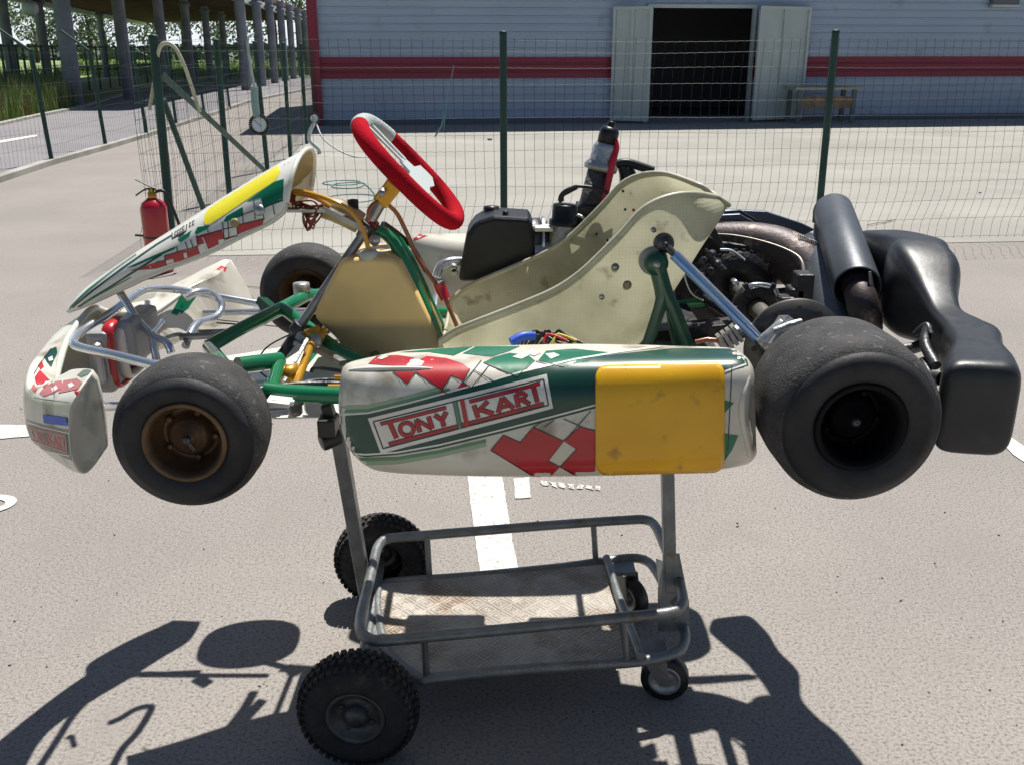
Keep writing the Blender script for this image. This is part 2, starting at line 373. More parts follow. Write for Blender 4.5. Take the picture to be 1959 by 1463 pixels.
def capped(rg, dirs=(1, 1), push=.006):
    def caps(r0, r1):
        c = sum(r0, Vector()) / len(r0); o = (r0[0] - r1[0] + r0[len(r0) // 2] - r1[len(r0) // 2]).normalized()
        return [[c + (p - c) * s + o * h for p in r0] for s, h in ((.985, push * .6), (.95, push), (.88, push * 1.3), (.6, push * 1.35), (.2, push * 1.4))]
    a = caps(rg[0], rg[1])[::-1]; b = caps(rg[-1], rg[-2]); return a + rg + b
def bvh_of(mb):
    return BVHTree.FromPolygons([tuple(v) for v in mb.v], mb.f)
def quadmap(q):   # bilinear u,v -> picture
    a, b, c, d = [Vector(p) for p in q]     # TL TR BR BL
    return lambda u, v: tuple((a * (1 - u) + b * u) * (1 - v) + (d * (1 - u) + c * u) * v)
# =================================================================== SETTING
def gp(pts, z): return [G(x, y, z) for x, y in pts]
z0 = 0.0
struct(sheet([Vector((-900, -60, -.03)), Vector((900, -60, -.03)), Vector((900, 1500, -.03)), Vector((-900, 1500, -.03))]), 'field', m_field)
kerb_px = [(-700, 590), (0, 347), (100, 314), (200, 286), (280, 262), (400, 222), (480, 195), (600, 170)]
kp = gp(kerb_px, 0)
yard = kp + [Vector((-12, 62, 0)), Vector((70, 62, 0)), Vector((70, -15, 0)), Vector((-25, -15, 0))]
struct(sheet(yard), 'ground', m_asph)
f_l = Vector((-2.75, 7.3, 0)); f_r = G(1959, 463)
dirr = (f_r - f_l).normalized()
struct(sheet([Vector((f_l.x, f_l.y, .004)), Vector(f_l + dirr * 40) + Vector((0, 0, .004)), Vector((40, 40, .004)), Vector((-5.6, 40, .004)), Vector((-4.0, 19.5, .004))]), 'yard', m_yard)
trk = gp([(-700, 590), (0, 347), (100, 314), (200, 286), (280, 262), (400, 222), (480, 195), (600, 170)], .006)
far = gp([(600, 148), (400, 160), (250, 178), (150, 208), (80, 222), (0, 240), (-500, 330)], .006)
struct(sheet(trk + far), 'track', m_track)
k = MB()
for a, b in zip(kp[:-1], kp[1:]):
    d = (b - a).normalized(); k.bar(a + Vector((0, 0, .03)) - d * .01, b + Vector((0, 0, .03)) + d * .01, .14, .08)
struct(k, 'kerb', m_kerb)
k = MB(); fa = [Vector(p) for p in far]
for a, b in zip(fa[:-1], fa[1:]): k.bar(a + Vector((0, 0, .02)), b + Vector((0, 0, .02)), .16, .07)
struct(k, 'track_kerb', m_kerb)
# painted markings (worn edges)
def ragged(pts, amp=.006, n=14):
    out = []
    for i in range(len(pts)):
        a, b = pts[i], pts[(i + 1) % len(pts)]
        for j in range(n):
            p = a.lerp(b, j / n); q = mnoise.noise(p * 30) * amp; out.append(p + Vector((q, mnoise.noise(p * 27 + Vector((5, 5, 5))) * amp, 0)))
    return out
def mark(px, z=.004, amp=.008): return ragged(gp(px, z), amp)
k = MB()
for px in ([(894, 905), (960, 905), (975, 1000), (993, 1100), (920, 1103), (906, 1010)],
           [(983, 915), (1012, 912), (1015, 950), (986, 953)],
           [(0, 812), (44, 812), (110, 806), (112, 828), (50, 834), (0, 838), (-200, 850), (-200, 824)],
           [(1900, 826), (1920, 826), (1990, 872), (1990, 902), (1937, 868)],
           [(0, 269), (70, 258), (72, 261), (0, 274), (-300, 330), (-300, 322)]):
    P = mark(px, amp=.004, z=.012 if px[0][0] == 0 and px[0][1] < 300 else .004); k.add(P, [list(range(len(P)))], 0, False)
for i in range(7):
    x = 1035 + i * 17; P = mark([(x, 918 + i * 1.6), (x + 12, 920 + i * 1.6), (x + 14, 930 + i * 1.4), (x + 2, 927 + i * 1.5)], .004, .012); k.add(P, [list(range(len(P)))], 1, False)
# curved end of a painted numeral at the left edge
c0 = G(-20, 963, .004); rr = [];
for t in range(-90, 91, 10):
    a = R(t); o = c0 + Vector((math.cos(a) * .088, math.sin(a) * .075, 0)); i_ = c0 + Vector((math.cos(a) * .052, math.sin(a) * .036, 0)); rr.append((o, i_))
k.add([p for q in rr for p in q], [[2 * i, 2 * i + 2, 2 * i + 3, 2 * i + 1] for i in range(len(rr) - 1)], 0, False)
struct(k, 'painted_markings', [m_linepaint, M('worn_paint', (.60, .58, .54), .85, dirt=(.34, .31, .28), ds=60, dt=.47)])
# scattered grit, twigs and a dark patch on the yard
k = MB(); rnd = random.Random(3)
for i in range(420):
    x = rnd.uniform(-2.6, 2.6); y = rnd.uniform(1.5, 6.5); r = rnd.uniform(.0012, .0035); a = rnd.random() * 6
    k.box((x, y, r * .5 + .001), (r * rnd.uniform(1, 3), r, r), 0, Matrix.Rotation(a, 3, 'Z'))
tag(k.build('grit', M('grit', (.28, .26, .22), .9, col2=(.12, .11, .10), vs=3)), 'fine grit and crumbs scattered over the asphalt', 'grit', kind='stuff')
# ------------------------------------------------------------------- hall
A = G(612, 241); B = G(1959, 227); wd = (B - A).normalized(); wn = Vector((wd.y, -wd.x, 0))
if wn.y > 0: wn = -wn
def OnWall(px, py, off=0.0):
    r = ray(px, py); p0 = A + wn * off; t = (p0 - CAM).dot(wn) / r.dot(wn); return CAM + r * t
hall = thing('workshop_hall', (A + B) / 2, 'long low metal clad workshop hall in bluish white ribbed siding with a red stripe', 'building')
HH = 4.6; A2 = A - wd * .0; LEN = 26.0
zb0 = OnWall(1165, 147).z; zb1 = OnWall(1165, 113).z
dl = OnWall(1240, 100); dr = OnWall(1434, 100); dtop = OnWall(1300, 16).z
sL = (dl - A).dot(wd); sR = (dr - A).dot(wd)
pitch = .155
def siding(mb, s0, s1, za, zb):
    z = za; vs = []; pr = []
    kk = int(za / pitch)
    zz = []
    while kk * pitch < zb:
        for dz, o in ((0, 0), (.115, 0.0), (.125, .022), (.145, .022)):
            q = kk * pitch + dz
            if za <= q <= zb: zz.append((q, o))
        kk += 1
    zz = [(za, 0)] + [q for q in zz if za < q[0] < zb] + [(zb, 0)]
    for i in range(len(zz) - 1):
        (a, oa), (b, ob) = zz[i], zz[i + 1]; mi = 1 if zb0 <= (a + b) / 2 <= zb1 else 0
        P = [A + wd * s0 + wn * oa + Vector((0, 0, a)), A + wd * s1 + wn * oa + Vector((0, 0, a)), A + wd * s1 + wn * ob + Vector((0, 0, b)), A + wd * s0 + wn * ob + Vector((0, 0, b))]
        mb.add(P, [[0, 1, 2, 3]], mi, False)
wl = MB(); siding(wl, 0, sL, 0, HH); siding(wl, sR, LEN, 0, HH); siding(wl, sL, sR, dtop, HH)
wl.build('siding', [m_wall, m_wallred], hall, fix=False)
k = MB()   # side and back walls, roof
bk = -wn * 9.0
for P in ([A, A + bk], [A + bk, A + bk + wd * LEN], [A + wd * LEN, A + wd * LEN + bk]):
    k.bar(P[0] + Vector((0, 0, HH / 2)) - wn * .1, P[1] + Vector((0, 0, HH / 2)) - wn * .1, .12, HH)
k.build('rear_wall', m_wall, hall)
k = MB(); k.prism([A + Vector((0, 0, HH + .01)) + wn * .25 - wd * .3, A + wd * (LEN + .3) + Vector((0, 0, HH + .01)) + wn * .25, A + wd * (LEN + .3) + bk + Vector((0, 0, HH + .01)), A - wd * .3 + bk + Vector((0, 0, HH + .01))], (0, 0, .25)); k.build('roof', m_wallred, hall)
k = MB(); k.bar(A + Vector((0, 0, HH / 2)) + wd * .02 + wn * .03, A + Vector((0, 0, HH / 2 + .001)) + wd * .02 + wn * .03, .1, .1)
k = MB(); k.box(A + wd * (-.02) + wn * .045 + Vector((0, 0, HH / 2)), (.20, .12, HH), 0, Matrix.Rotation(math.atan2(wd.y, wd.x), 3, 'Z')); k.build('corner_trim', m_wallred, hall)
k = MB(); k.box(A + wd * LEN / 2 + wn * .02 + Vector((0, 0, .06)), (LEN, .05, .12), 0, Matrix.Rotation(math.atan2(wd.y, wd.x), 3, 'Z')); k.build('plinth', m_dark, hall)
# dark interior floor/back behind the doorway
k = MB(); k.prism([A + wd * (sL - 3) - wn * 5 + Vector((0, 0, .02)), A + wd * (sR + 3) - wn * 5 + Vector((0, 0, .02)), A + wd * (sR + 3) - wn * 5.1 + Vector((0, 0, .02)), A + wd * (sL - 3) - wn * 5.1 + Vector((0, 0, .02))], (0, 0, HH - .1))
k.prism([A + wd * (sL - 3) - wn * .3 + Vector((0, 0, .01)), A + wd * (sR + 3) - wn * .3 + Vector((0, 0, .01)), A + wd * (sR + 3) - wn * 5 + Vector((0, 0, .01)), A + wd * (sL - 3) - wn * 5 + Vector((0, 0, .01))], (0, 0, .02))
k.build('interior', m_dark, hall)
wrot = Matrix.Rotation(math.atan2(wd.y, wd.x), 3, 'Z')
k = MB()
for s in (sL - .03, sR + .03): k.box(A + wd * s + wn * .04 + Vector((0, 0, dtop / 2)), (.07, .10, dtop), 0, wrot)
k.box(A + wd * (sL + sR) / 2 + wn * .04 + Vector((0, 0, dtop + .035)), (sR - sL + .13, .10, .07), 0, wrot)
k.build('door_frame', m_door, hall)
def leaf(p0, p1, zt, zb):
    # open ribbed door leaf standing against the wall, from wall distance p0 to p1
    L_ = (p1 - p0).length; d = (p1 - p0).normalized(); nrm = Vector((d.y, -d.x, 0)); nrm = nrm if nrm.y < 0 else -nrm
    rt = Matrix.Rotation(math.atan2(d.y, d.x), 3, 'Z'); h = zt - zb; c = (p0 + p1) / 2; c.z = 0
    f = MB()
    for s in (.03, L_ / 2, L_ - .03): f.box(p0 + d * s + nrm * .035 + Vector((0, 0, zb + h / 2)), (.06, .05, h), 0, rt)
    for z in (zb + .03, zt - .03): f.box(c + nrm * .036 + Vector((0, 0, z)), (L_, .045, .06), 0, rt)
    lf = f.build('door_leaf', m_door, hall)
    pn = MB(); n = 15
    for i in range(n):
        z = zb + h * (i + .5) / n; pn.box(c + Vector((0, 0, z)), (L_ - .02, .02, h / n - .02), 0, rt)
        pn.box(c + Vector((0, 0, z)), (L_ - .02, .008, h / n), 0, rt)
    o = pn.build('door_panel', m_door, lf); o.matrix_parent_inverse = Matrix.Identity(4)
    return lf
p0 = OnWall(1168, 232, .12); p1 = OnWall(1241, 232, .55)
for q in (p0, p1): q.z = 0
leaf(p0, p1, OnWall(1200, 13, .3).z, .06)
p0 = OnWall(1436, 232, .45); p1 = OnWall(1530, 232, .10)
for q in (p0, p1): q.z = 0
leaf(p0, p1, OnWall(1500, 13, .3).z, .06)
k = MB(); q = OnWall(1922, 0, .08); k.box(q + Vector((0, 0, .12)), (.62, .16, .55), 0, wrot); k.build('wall_vent', m_dark, hall)
k = MB(); q = OnWall(1922, 12, .14); k.box(q, (.66, .1, .05), 0, wrot); k.build('vent_sill', m_door, hall)
# workbench against the wall
b0 = OnWall(1520, 232, 1.0); b1 = OnWall(1632, 232, 1.0); b0.z = b1.z = 0; L_ = (b1 - b0).length
bn = thing('workbench', (b0 + b1) / 2, 'small wooden workbench with a brown front board standing by the open door leaf', 'workbench')
m_bleg = M('bench_leg_paint', (.13, .16, .155), .7); zt = OnWall(1575, 170, 1.0).z; zp1 = OnWall(1575, 185, 1.0).z; zp0 = OnWall(1575, 208, 1.0).z
k = MB(); k.box((b0 + b1) / 2 - wn * .25 + Vector((0, 0, zt)), (L_ + .15, .65, .05), 0, wrot); k.build('bench_top', M('bench_top_wood', (.38, .36, .28), .7), bn)
k = MB(); k.box((b0 + b1) / 2 + wn * .02 + Vector((0, 0, (zp0 + zp1) / 2)), (L_, .03, zp1 - zp0), 0, wrot); k.build('front_board', m_wood, bn)
for s in (.05, L_ - .05):
    for e in (-.02, .48):
        k = MB(); k.box(b0 + wd * s - wn * e + Vector((0, 0, zt / 2)), (.09, .06, zt - .03), 0, wrot); k.build('leg', m_bleg, bn)
# ------------------------------------------------------------------- fences
def wire_panel(mb, a, b, h, dx, hz, r=.0015, lean=True, zb=.04, kink=.0035):
    d = (b - a); L_ = d.length; d.normalize(); nrm = Vector((d.y, -d.x, 0))
    def off(s, z):
        o = mnoise.noise(Vector((s * 1.3, z * 2.2, a.x))) * .02
        if lean:
            t = min(1, max(0, (.42 - z) / .3)); o -= .065 * t * t * (3 - 2 * t)
        return d * o + nrm * (mnoise.noise(Vector((s * .7, z * 1.5, 3.3))) * .03)
    n = int(L_ / dx)
    zs = [zb + (h - zb) * i / 12 for i in range(13)]
    for i in range(n + 1):
        s = i * L_ / n + mnoise.noise(Vector((i * .37, a.x, 1.1))) * .012
        P = [a + d * s + Vector((0, 0, z)) + off(s, z) for z in zs]
        mb.tube(P, r, seg=3, smooth=False, cap=False)
    for z in hz:
        m = max(2, int(L_ / dx)); P = []
        for i in range(m * 2 + 1):
            s = L_ * i / (2 * m); P.append(a + d * s + Vector((0, 0, z + mnoise.noise(Vector((s * .8, z * 3, 9.))) * .015 + (kink if i % 2 else 0))) + off(s, z))
        mb.tube(P, r * 1.05, seg=3, smooth=False, cap=False)
def post(parent, base, top, r=.028, name='post'):
    k = MB(); k.tube([base, top], r, smooth=False, seg=14)
    k.lathe([(0, r + .002), (.02, r + .002), (.026, r * .6), (.028, .001)], top - Vector((0, 0, .02)), (0, 0, 1), 14)
    return k.build(name, m_post, parent)
hzs = [.05, .2, .35, .5, .64, .77, .89, 1.01, 1.13, 1.25, 1.37, 1.48, 1.56]
def onf(px, py):        # on the vertical plane of the long fence
    nn = Vector((dirr.y, -dirr.x, 0)); r = ray(px, py); t = (f_l - CAM).dot(nn) / r.dot(nn); return CAM + r * t
fA = thing('yard_fence', (f_l + f_r) / 2, 'green welded wire fence with round posts running across behind the kart', 'fence')
tops = [(293, 68, 323, 395), (962.5, 61, 964, 400), (1599, 59, 1570, 372)]
pb = []
for i, (a, b, c, d_) in enumerate(tops):
    T = onf(a, b); Bm = onf(c, d_); t = (Bm.z) / (T.z - Bm.z); Bs = Bm + (Bm - T) * t; pb.append(Bs)
    post(fA, Bs, T, .033 if i == 0 else .028)
ext = f_l + dirr * 16; post(fA, ext, ext + Vector((0, 0, 1.6)))
k = MB(); wire_panel(k, f_l, f_l + dirr * 16, 1.58, .075, hzs); k.build('wire_mesh', m_wirem, fA, fix=False)
# side fence running back to the hall
fB = thing('side_fence', (-3.2, 12, 0), 'green wire fence with braced corner running away towards the hall corner', 'fence')
sp = [(413, 76, 440, 375), (487, 80, 512, 320), (541, 82, 556, 296), (575, 84, 587, 268)]
pts = [Vector(f_l)]
for a, b, c, d_ in sp:
    gb = G(c, d_ + 8); r = ray(a, b); T = CAM + r * (gb.y / r.y); pts.append(gb); post(fB, gb, T, .03 if a < 500 else .028)
pts.append(A + wn * .5)
k = MB()
for a, b in zip(pts[:-1], pts[1:]):
    q = Vector(b); q.z = 0; q0 = Vector(a); q0.z = 0; wire_panel(k, q0, q, 1.55, .085, hzs[::1], lean=False)
k.build('wire_mesh', m_wirem, fB, fix=False)
T1 = W(306, 140, 7.35)
k = MB(); e = W(510, 335, 9.2); e2 = G(537, 352); k.tube([T1, W(510, 330, 10.4)], .024, smooth=False, seg=12); k.build('brace', m_post, fB)
k = MB(); k.tube([W(312, 190, 7.35), W(392, 408, 8.05)], .022, smooth=False, seg=12); k.build('brace', m_post, fB)
# low track fence at the left
fC = thing('track_fence', G(203, 283), 'dark green mesh fence with angled post tops along the track kerb', 'fence')
lp = [(-40, 340), (100, 314), (203, 284), (281, 262), (338, 243), (392, 226), (440, 210)]
lb = [G(x, y) for x, y in lp]
for i, q in enumerate(lb):
    k = MB(); k.tube([q, q + Vector((-.06, 0, 1.5))], .03, smooth=False, seg=10)
    if i < 3: k.tube([q + Vector((-.06, 0, 1.48)), q + Vector((-.42, -.1, 1.78))], .02, smooth=False, seg=8)
    k.build('post', m_post, fC)
k = MB()
for a, b in zip(lb[:-1], lb[1:]): wire_panel(k, a, b, 1.5, .085, [.05, .25, .45, .65, .85, 1.05, 1.25, 1.45], r=.0016, lean=False)
k.build('wire_mesh', m_wirem, fC, fix=False)
# ------------------------------------------------------------------- far fence by the field
fD = thing('field_fence', (-14, 48, 0), 'dark green rail and post fence beyond the track on the edge of the field', 'fence')
fe = [G(20, 205), G(70, 192), G(150, 178), G(230, 166), G(330, 158), G(420, 153), G(500, 150), G(580, 147)]
for a, b in zip(fe[:-1], fe[1:]):
    k = MB(); m = 4
    for i in range(m): q = a.lerp(b, i / m); k.tube([q, q + Vector((0, 0, 1.65))], .035, smooth=False, seg=6)
    k.tube([a + Vector((0, 0, 1.6)), b + Vector((0, 0, 1.6))], .025, smooth=False, seg=6); k.tube([a + Vector((0, 0, .9)), b + Vector((0, 0, .9))], .018, smooth=False, seg=6)
    k.build('fence_panel', m_post, fD)
# ------------------------------------------------------------------- shelter
sh = thing('open_shelter', (-12, 40, 0), 'long open shelter with round grey columns and a dark boarded roof', 'shelter')
ZR = 3.75
def zline(px, py): 
    r = ray(px, py); t = (ZR - CAMH) / r.z; return CAM + r * t
LA, LB = zline(110, 1), zline(275, 38); RA, RB = zline(510, 1), zline(597, 32)
def ext_to(a, b, Y): t = (Y - a.y) / (b.y - a.y); return a + (b - a) * t
L0, R0 = ext_to(LA, LB, 27.6), ext_to(RA, RB, 27.6)
k = MB(); k.prism([L0, R0, RB, LB], (0, 0, .22)); k.build('roof', m_roof, sh)
for i in range(46):
    f = (i / 45); a = L0.lerp(LB, f); b = R0.lerp(RB, f)
    if i % 1 == 0:
        k = MB() if i == 0 else k; k.bar(a - Vector((0, 0, .12)), b - Vector((0, 0, .12)), .12, .2)
k.build('roof_joists', m_roof, sh)
k = MB(); k.bar(L0 - Vector((0, 0, .3)), LB - Vector((0, 0, .3)), .2, .25); k.bar(R0 - Vector((0, 0, .3)), RB - Vector((0, 0, .3)), .2, .25); k.build('eave_beam', m_door, sh)
cols = [(145, 27.9, .225), (248, 32.2, .19), (320, 38.5, .18), (368, 45, .18), (404, 52, .18), (434, 59, .18), (30, 37.7, .2), (95, 43.5, .2), (205, 58, .17),
        (472, 39.5, .2), (502, 43.7, .19), (526, 47.7, .18), (546, 51.3, .18), (562, 55, .17), (577, 59, .17), (590, 63, .17)]
for px, Y, r in cols:
    a = (px - CX) / FPX; y = Y; x = a * (y * cs + 1.5 * sn)
    k = MB(); k.tube([Vector((x + .0, y, 0)), Vector((x, y, ZR))], r, smooth=False, seg=20); k.lathe([(0, r * 1.4), (.12, r * 1.4), (.13, r)], (x, y, ZR - .45), (0, 0, 1), 20); k.build('column', m_concr, sh)
# hanging lamp under the shelter edge
lampo = thing('shelter_lamp', W(60, 15, 30), 'white drum shaped lamp hanging under the shelter roof', 'lamp')
q = W(58, 16, 30); k = MB(); k.lathe([(-.2, .001), (-.2, .16), (-.1, .2), (.12, .2), (.2, .1), (.2, .001)], q, (1, .2, 0), 18); k.build('lamp_body', m_door, lampo)
k = MB(); k.tube([q, Vector((q.x, q.y, ZR))], .02, smooth=False, seg=6); k.build('lamp_stem', m_door, lampo)
# tyre stacks under the shelter
tyre0 = None
for i in range(15):
    px = 128 + i * 22; Y = 30.5 + i * .95; a = (px - CX) / FPX; x = a * (Y * cs + 1.5 * sn)
    lb_ = 'dark stack of old tyres under the shelter, %s from the left' % ['first', 'second', 'third', 'fourth', 'fifth', 'sixth', 'seventh', 'eighth', 'ninth', 'tenth', 'eleventh', 'twelfth', 'thirteenth', 'fourteenth', 'last'][i]
    if tyre0 is None:
        tyre0 = thing('tyre_stack', (x, Y, 0), lb_, 'tyre stack', 'stacks of old tyres under the shelter')
        kids = []
        for j in range(3):
            k = MB(); prof = [(.08 * math.sin(t * math.pi / 4), .21 + .09 * math.cos(t * math.pi / 4)) for t in range(8)]
            k.lathe(prof, Vector((x, Y, .1 + j * .19)), (0, 0, 1), 18, closed=True); kids.append(k.build('tyre', m_knob, tyre0))
    else:
        c = tyre0.copy(); COL.objects.link(c); c.location = (x, Y, 0); c['label'] = lb_
        for ch in kids:
            d_ = ch.copy(); COL.objects.link(d_); d_.parent = c
k = MB(); q = G(128, 186); k.box(q + Vector((0, 0, .22)), (.9, .5, .42)); bb = k.build('plastic_barrier', M('barrier_red', (.5, .03, .02), .5, col2=(.75, .72, .68), vs=1.6, lo=.48, hi=.5), bevel=.06)
tag(bb, 'red and white plastic block standing at the near end of the tyre stacks', 'barrier')
# ------------------------------------------------------------------- trees
def crown(mb, c, rx, rz, n, s, rnd):
    lobes = [(Vector((rnd.uniform(-.6, .6) * rx, rnd.uniform(-.6, .6) * rx, rnd.uniform(-.55, .75) * rz)), rnd.uniform(.28, .5)) for _ in range(9)]
    for i in range(n):
        l, q = rnd.choice(lobes); d = Vector((rnd.gauss(0, 1), rnd.gauss(0, 1), rnd.gauss(0, 1))).normalized() * q * (rnd.random() ** .4)
        p = c + l + Vector((d.x * rx, d.y * rx, d.z * rz)); a = Vector((rnd.gauss(0, 1), rnd.gauss(0, 1), rnd.gauss(0, 1))).normalized(); b = a.orthogonal().normalized(); e = a.cross(b); z = s * rnd.uniform(.5, 1.3)
        mb.add([p - b * z, p + e * z * .6, p + b * z, p - e * z * .6], [[0, 1, 2, 3]], 0, False)
treedefs = [(18, 95, 9.5, 5.5), (128, 105, 6.5, 3.2), (175, 110, 7.6, 3.4), (240, 120, 8.6, 4), (300, 115, 7, 4.2), (352, 125, 9, 4.6), (420, 120, 8.6, 5), (470, 130, 10, 5), (528, 118, 9.5, 4.6), (580, 112, 10.5, 4.5), (72, 125, 6, 5.0), (205, 135, 6.2, 5)]
lbl = ['dense tree beyond the shelter at the left edge of the view', 'slender sparse tree right of the hanging lamp', 'open crowned tree between the first thick columns', 'tree seen just right of the second near column', 'bushy tree behind the boarded roof edge', 'tall tree in the middle of the distant row', 'leafy tree behind the braced fence corner', 'tall wide tree behind the hanging gauge', 'tree seen between the last grey columns', 'tallest tree nearest the hall corner', 'low rounded tree under the hanging lamp', 'low distant tree on the horizon of the field']
rnd = random.Random(11)
for i, (px, Y, h, wdt) in enumerate(treedefs):
    x = (px - CX) / FPX * (Y * cs + .5); t = thing('field_tree', (x, Y, 0), lbl[i], 'tree', 'trees beyond the field')
    k = MB(); k.tube([Vector((x, Y, -.1)), Vector((x + .2, Y, h * .4)), Vector((x - .1, Y, h * .85))], [.28, .2, .06], seg=8)
    for j in range(5):
        a = rnd.random() * 6.28; k.tube([Vector((x + .1, Y, h * (.3 + .08 * j))), Vector((x + math.cos(a) * wdt * .5, Y + math.sin(a) * wdt * .5, h * (.55 + .07 * j)))], [.1, .03], smooth=False, seg=5)
    k.build('trunk', m_bark, t)
    k = MB(); crown(k, Vector((x, Y, h * .58)), wdt, h * .46, 1000, .20, rnd); k.build('crown', m_leaf[i % 2], t, fix=False)
# far wood and hedge as a mass
k = MB(); rnd = random.Random(5)
for i in range(5000):
    x = rnd.uniform(-150, 20); y = rnd.uniform(150, 175); hh = 1.9 + 1.2 * mnoise.noise(Vector((x * .08, 0, 0))) ; z = rnd.uniform(0, max(1.0, hh)); a = Vector((rnd.gauss(0, 1), rnd.gauss(0, 1), rnd.gauss(0, 1))).normalized(); b = a.orthogonal().normalized(); e = a.cross(b); s = .7
    p = Vector((x, y, z)); k.add([p - b * s, p + e * s, p + b * s, p - e * s], [[0, 1, 2, 3]], 0, False)
tag(k.build('distant_wood', m_leaf[1], fix=False), 'far low wood along the horizon behind the field', 'wood', kind='stuff')
# tall grass beside the track
def grass(name, n, reg, hmin, hmax, mats, label, wdt=.02):
    k = MB(); rnd = random.Random(9)
    for i in range(n):
        p = reg(rnd); h = rnd.uniform(hmin, hmax) * (.7 + .6 * (mnoise.noise(p * .5) + .5)); a = rnd.random() * 6.28; d = Vector((math.cos(a), math.sin(a), 0)); l = Vector((rnd.uniform(-.25, .25), rnd.uniform(-.25, .25), 0)) * h
        k.add([p - d * wdt, p + d * wdt, p + l * .5 + Vector((0, 0, h * .6)) + d * wdt * .8, p + l + Vector((0, 0, h))], [[0, 1, 2, 3]], rnd.choice([0] * 7 + [1]), False)
    tag(k.build(name, mats, fix=False), label, 'grass', kind='stuff')
def regA(r):
    while True:
        px = r.uniform(-250, 150); py = r.uniform(150, 243 - px * .22 if px > 0 else 243 + abs(px) * .25)
        if py < 236 - px * .2: return G(px, py, 0)
m_grassdry = M('dry_weeds', (.26, .15, .09), .9)
grass('tall_grass', 15000, regA, .35, .8, [m_grass, m_grassdry], 'tall uncut grass and weeds beside the track at the left', .018)
def regB(r): return G(r.uniform(120, 620), r.uniform(118, 146), 0)
grass('far_grass', 5000, regB, .15, .4, [M('meadow_blades', (.26, .36, .12), .8), m_grass], 'long green meadow grass behind the shelter', .07)
# ------------------------------------------------------------------- fire extinguisher
eb = G(308, 520); ex = thing('fire_extinguisher', eb, 'dark red fire extinguisher standing on the asphalt by the fence corner post', 'fire extinguisher')
k = MB(); rr_ = .09; k.lathe([(0, .001), (0, rr_ * .92), (.01, rr_), (.455, rr_), (.49, rr_ * .86), (.512, rr_ * .5), (.525, .03), (.53, .001)], eb + Vector((0, 0, .0)), (0, 0, 1), 32); k.build('cylinder', m_ext, ex)
k = MB(); k.lathe([(0, .028), (.035, .028), (.04, .02), (.06, .02), (.065, .001)], eb + Vector((0, 0, .525)), (0, 0, 1), 16); k.build('valve', m_gold, ex)
t = eb + Vector((0, 0, .575))
k = MB(); k.tube([t + Vector((.04, 0, 0)), t + Vector((-.03, 0, .01)), t + Vector((-.11, 0, -.035))], .008, seg=8, flat=(.7, 1.6)); k.build('handle', m_wire, ex)
k = MB(); k.tube([t + Vector((.03, 0, .012)), t + Vector((-.03, 0, .04)), t + Vector((-.10, 0, .075))], .008, seg=8, flat=(.7, 1.6)); k.build('lever', m_wire, ex)
k = MB(); k.tube([t + Vector((.03, 0, -.01)), t + Vector((.09, .0, -.01)), t + Vector((.13, .01, -.12)), t + Vector((.165, .02, -.28)), t + Vector((.15, .02, -.4))], .011, seg=8); k.build('hose', m_wire, ex)
k = MB(); k.lathe([(0, rr_ + .002), (.012, rr_ + .002)], eb + Vector((0, 0, .25)), (0, 0, 1), 32); k.bar(eb + Vector((-rr_, 0, .256)), eb + Vector((-rr_ - .06, 0, .262)), .02, .012); k.build('band', m_wire, ex)
# ------------------------------------------------------------------- gauges
def gauge(px, py, Y, r, label):
    c = W(px, py, Y); g = thing('pressure_gauge', c, label, 'gauge', 'tyre pressure gauges hung on the fence')
    nrm = (CAM - c); nrm.z = 0; nrm = Vector((nrm.x * .3, nrm.y, 0)).normalized()
    k = MB(); k.lathe([(-.03, .001), (-.03, r * .92), (0, r), (.012, r), (.016, r * .9), (.004, r * .86)], c, nrm, 32)
    for i in range(28):
        a = i / 28 * 6.283; u = Vector((0, 0, 1)); v = nrm.cross(u); d = u * math.cos(a) + v * math.sin(a)
        k.bar(c + d * r * .98, c + d * r * 1.24, .03 * r / .1, .02 * r / .1, 0, nrm)
    k.build('rubber_cover', m_wire, g)
    k = MB(); k.lathe([(.006, .001), (.006, r * .88)], c, nrm, 28); k.build('dial', m_dial, g)
    k = MB(); u = Vector((0, 0, 1)); v = nrm.cross(u)
    k.bar(c + nrm * .012 - (u + v) * r * .25, c + nrm * .012 + (u + v) * r * .55, .05 * r, .05 * r, 0, nrm)
    for i in range(-5, 6):
        a = i * .45; d = u * math.cos(a) + v * math.sin(a); k.bar(c + nrm * .009 + d * r * .7, c + nrm * .009 + d * r * .82, .03 * r, .03 * r, 0, nrm)
    k.build('needle', m_wire, g); return g, c
g, c = gauge(496, 239, 11.6, .098, 'large round pressure gauge with a toothed black rubber cover on a fence post')
k = MB(); k.tube([c + Vector((-.02, 0, .09)), c + Vector((-.03, 0, .25)), c + Vector((-.02, 0, .42))], .045, seg=8); k.build('air_hose', M('pale_hose', (.25, .36, .36), .4), g)
k = MB(); k.tube([c + Vector((-.02, 0, .4)), c + Vector((-.06, .02, .9)), c + Vector((.0, .1, 1.0))], .014, seg=6); k.build('hanging_loop', m_door, g)
g, c = gauge(601, 227, 15, .068, 'small round gauge with a trailing air hose by the hall corner')
k = MB(); k.tube([c + Vector((.02, 0, -.05)), c + Vector((.2, -.3, -.3)), c + Vector((.6, -.5, -.5)), c + Vector((1.0, -.6, -.52))], .012, seg=6); k.tube([c + Vector((0, 0, -.05)), c + Vector((-.1, 0, -.3)), c + Vector((.05, 0, -.5)), c + Vector((-.15, 0, -.8))], .03, seg=6); k.build('air_hose', m_door, g)
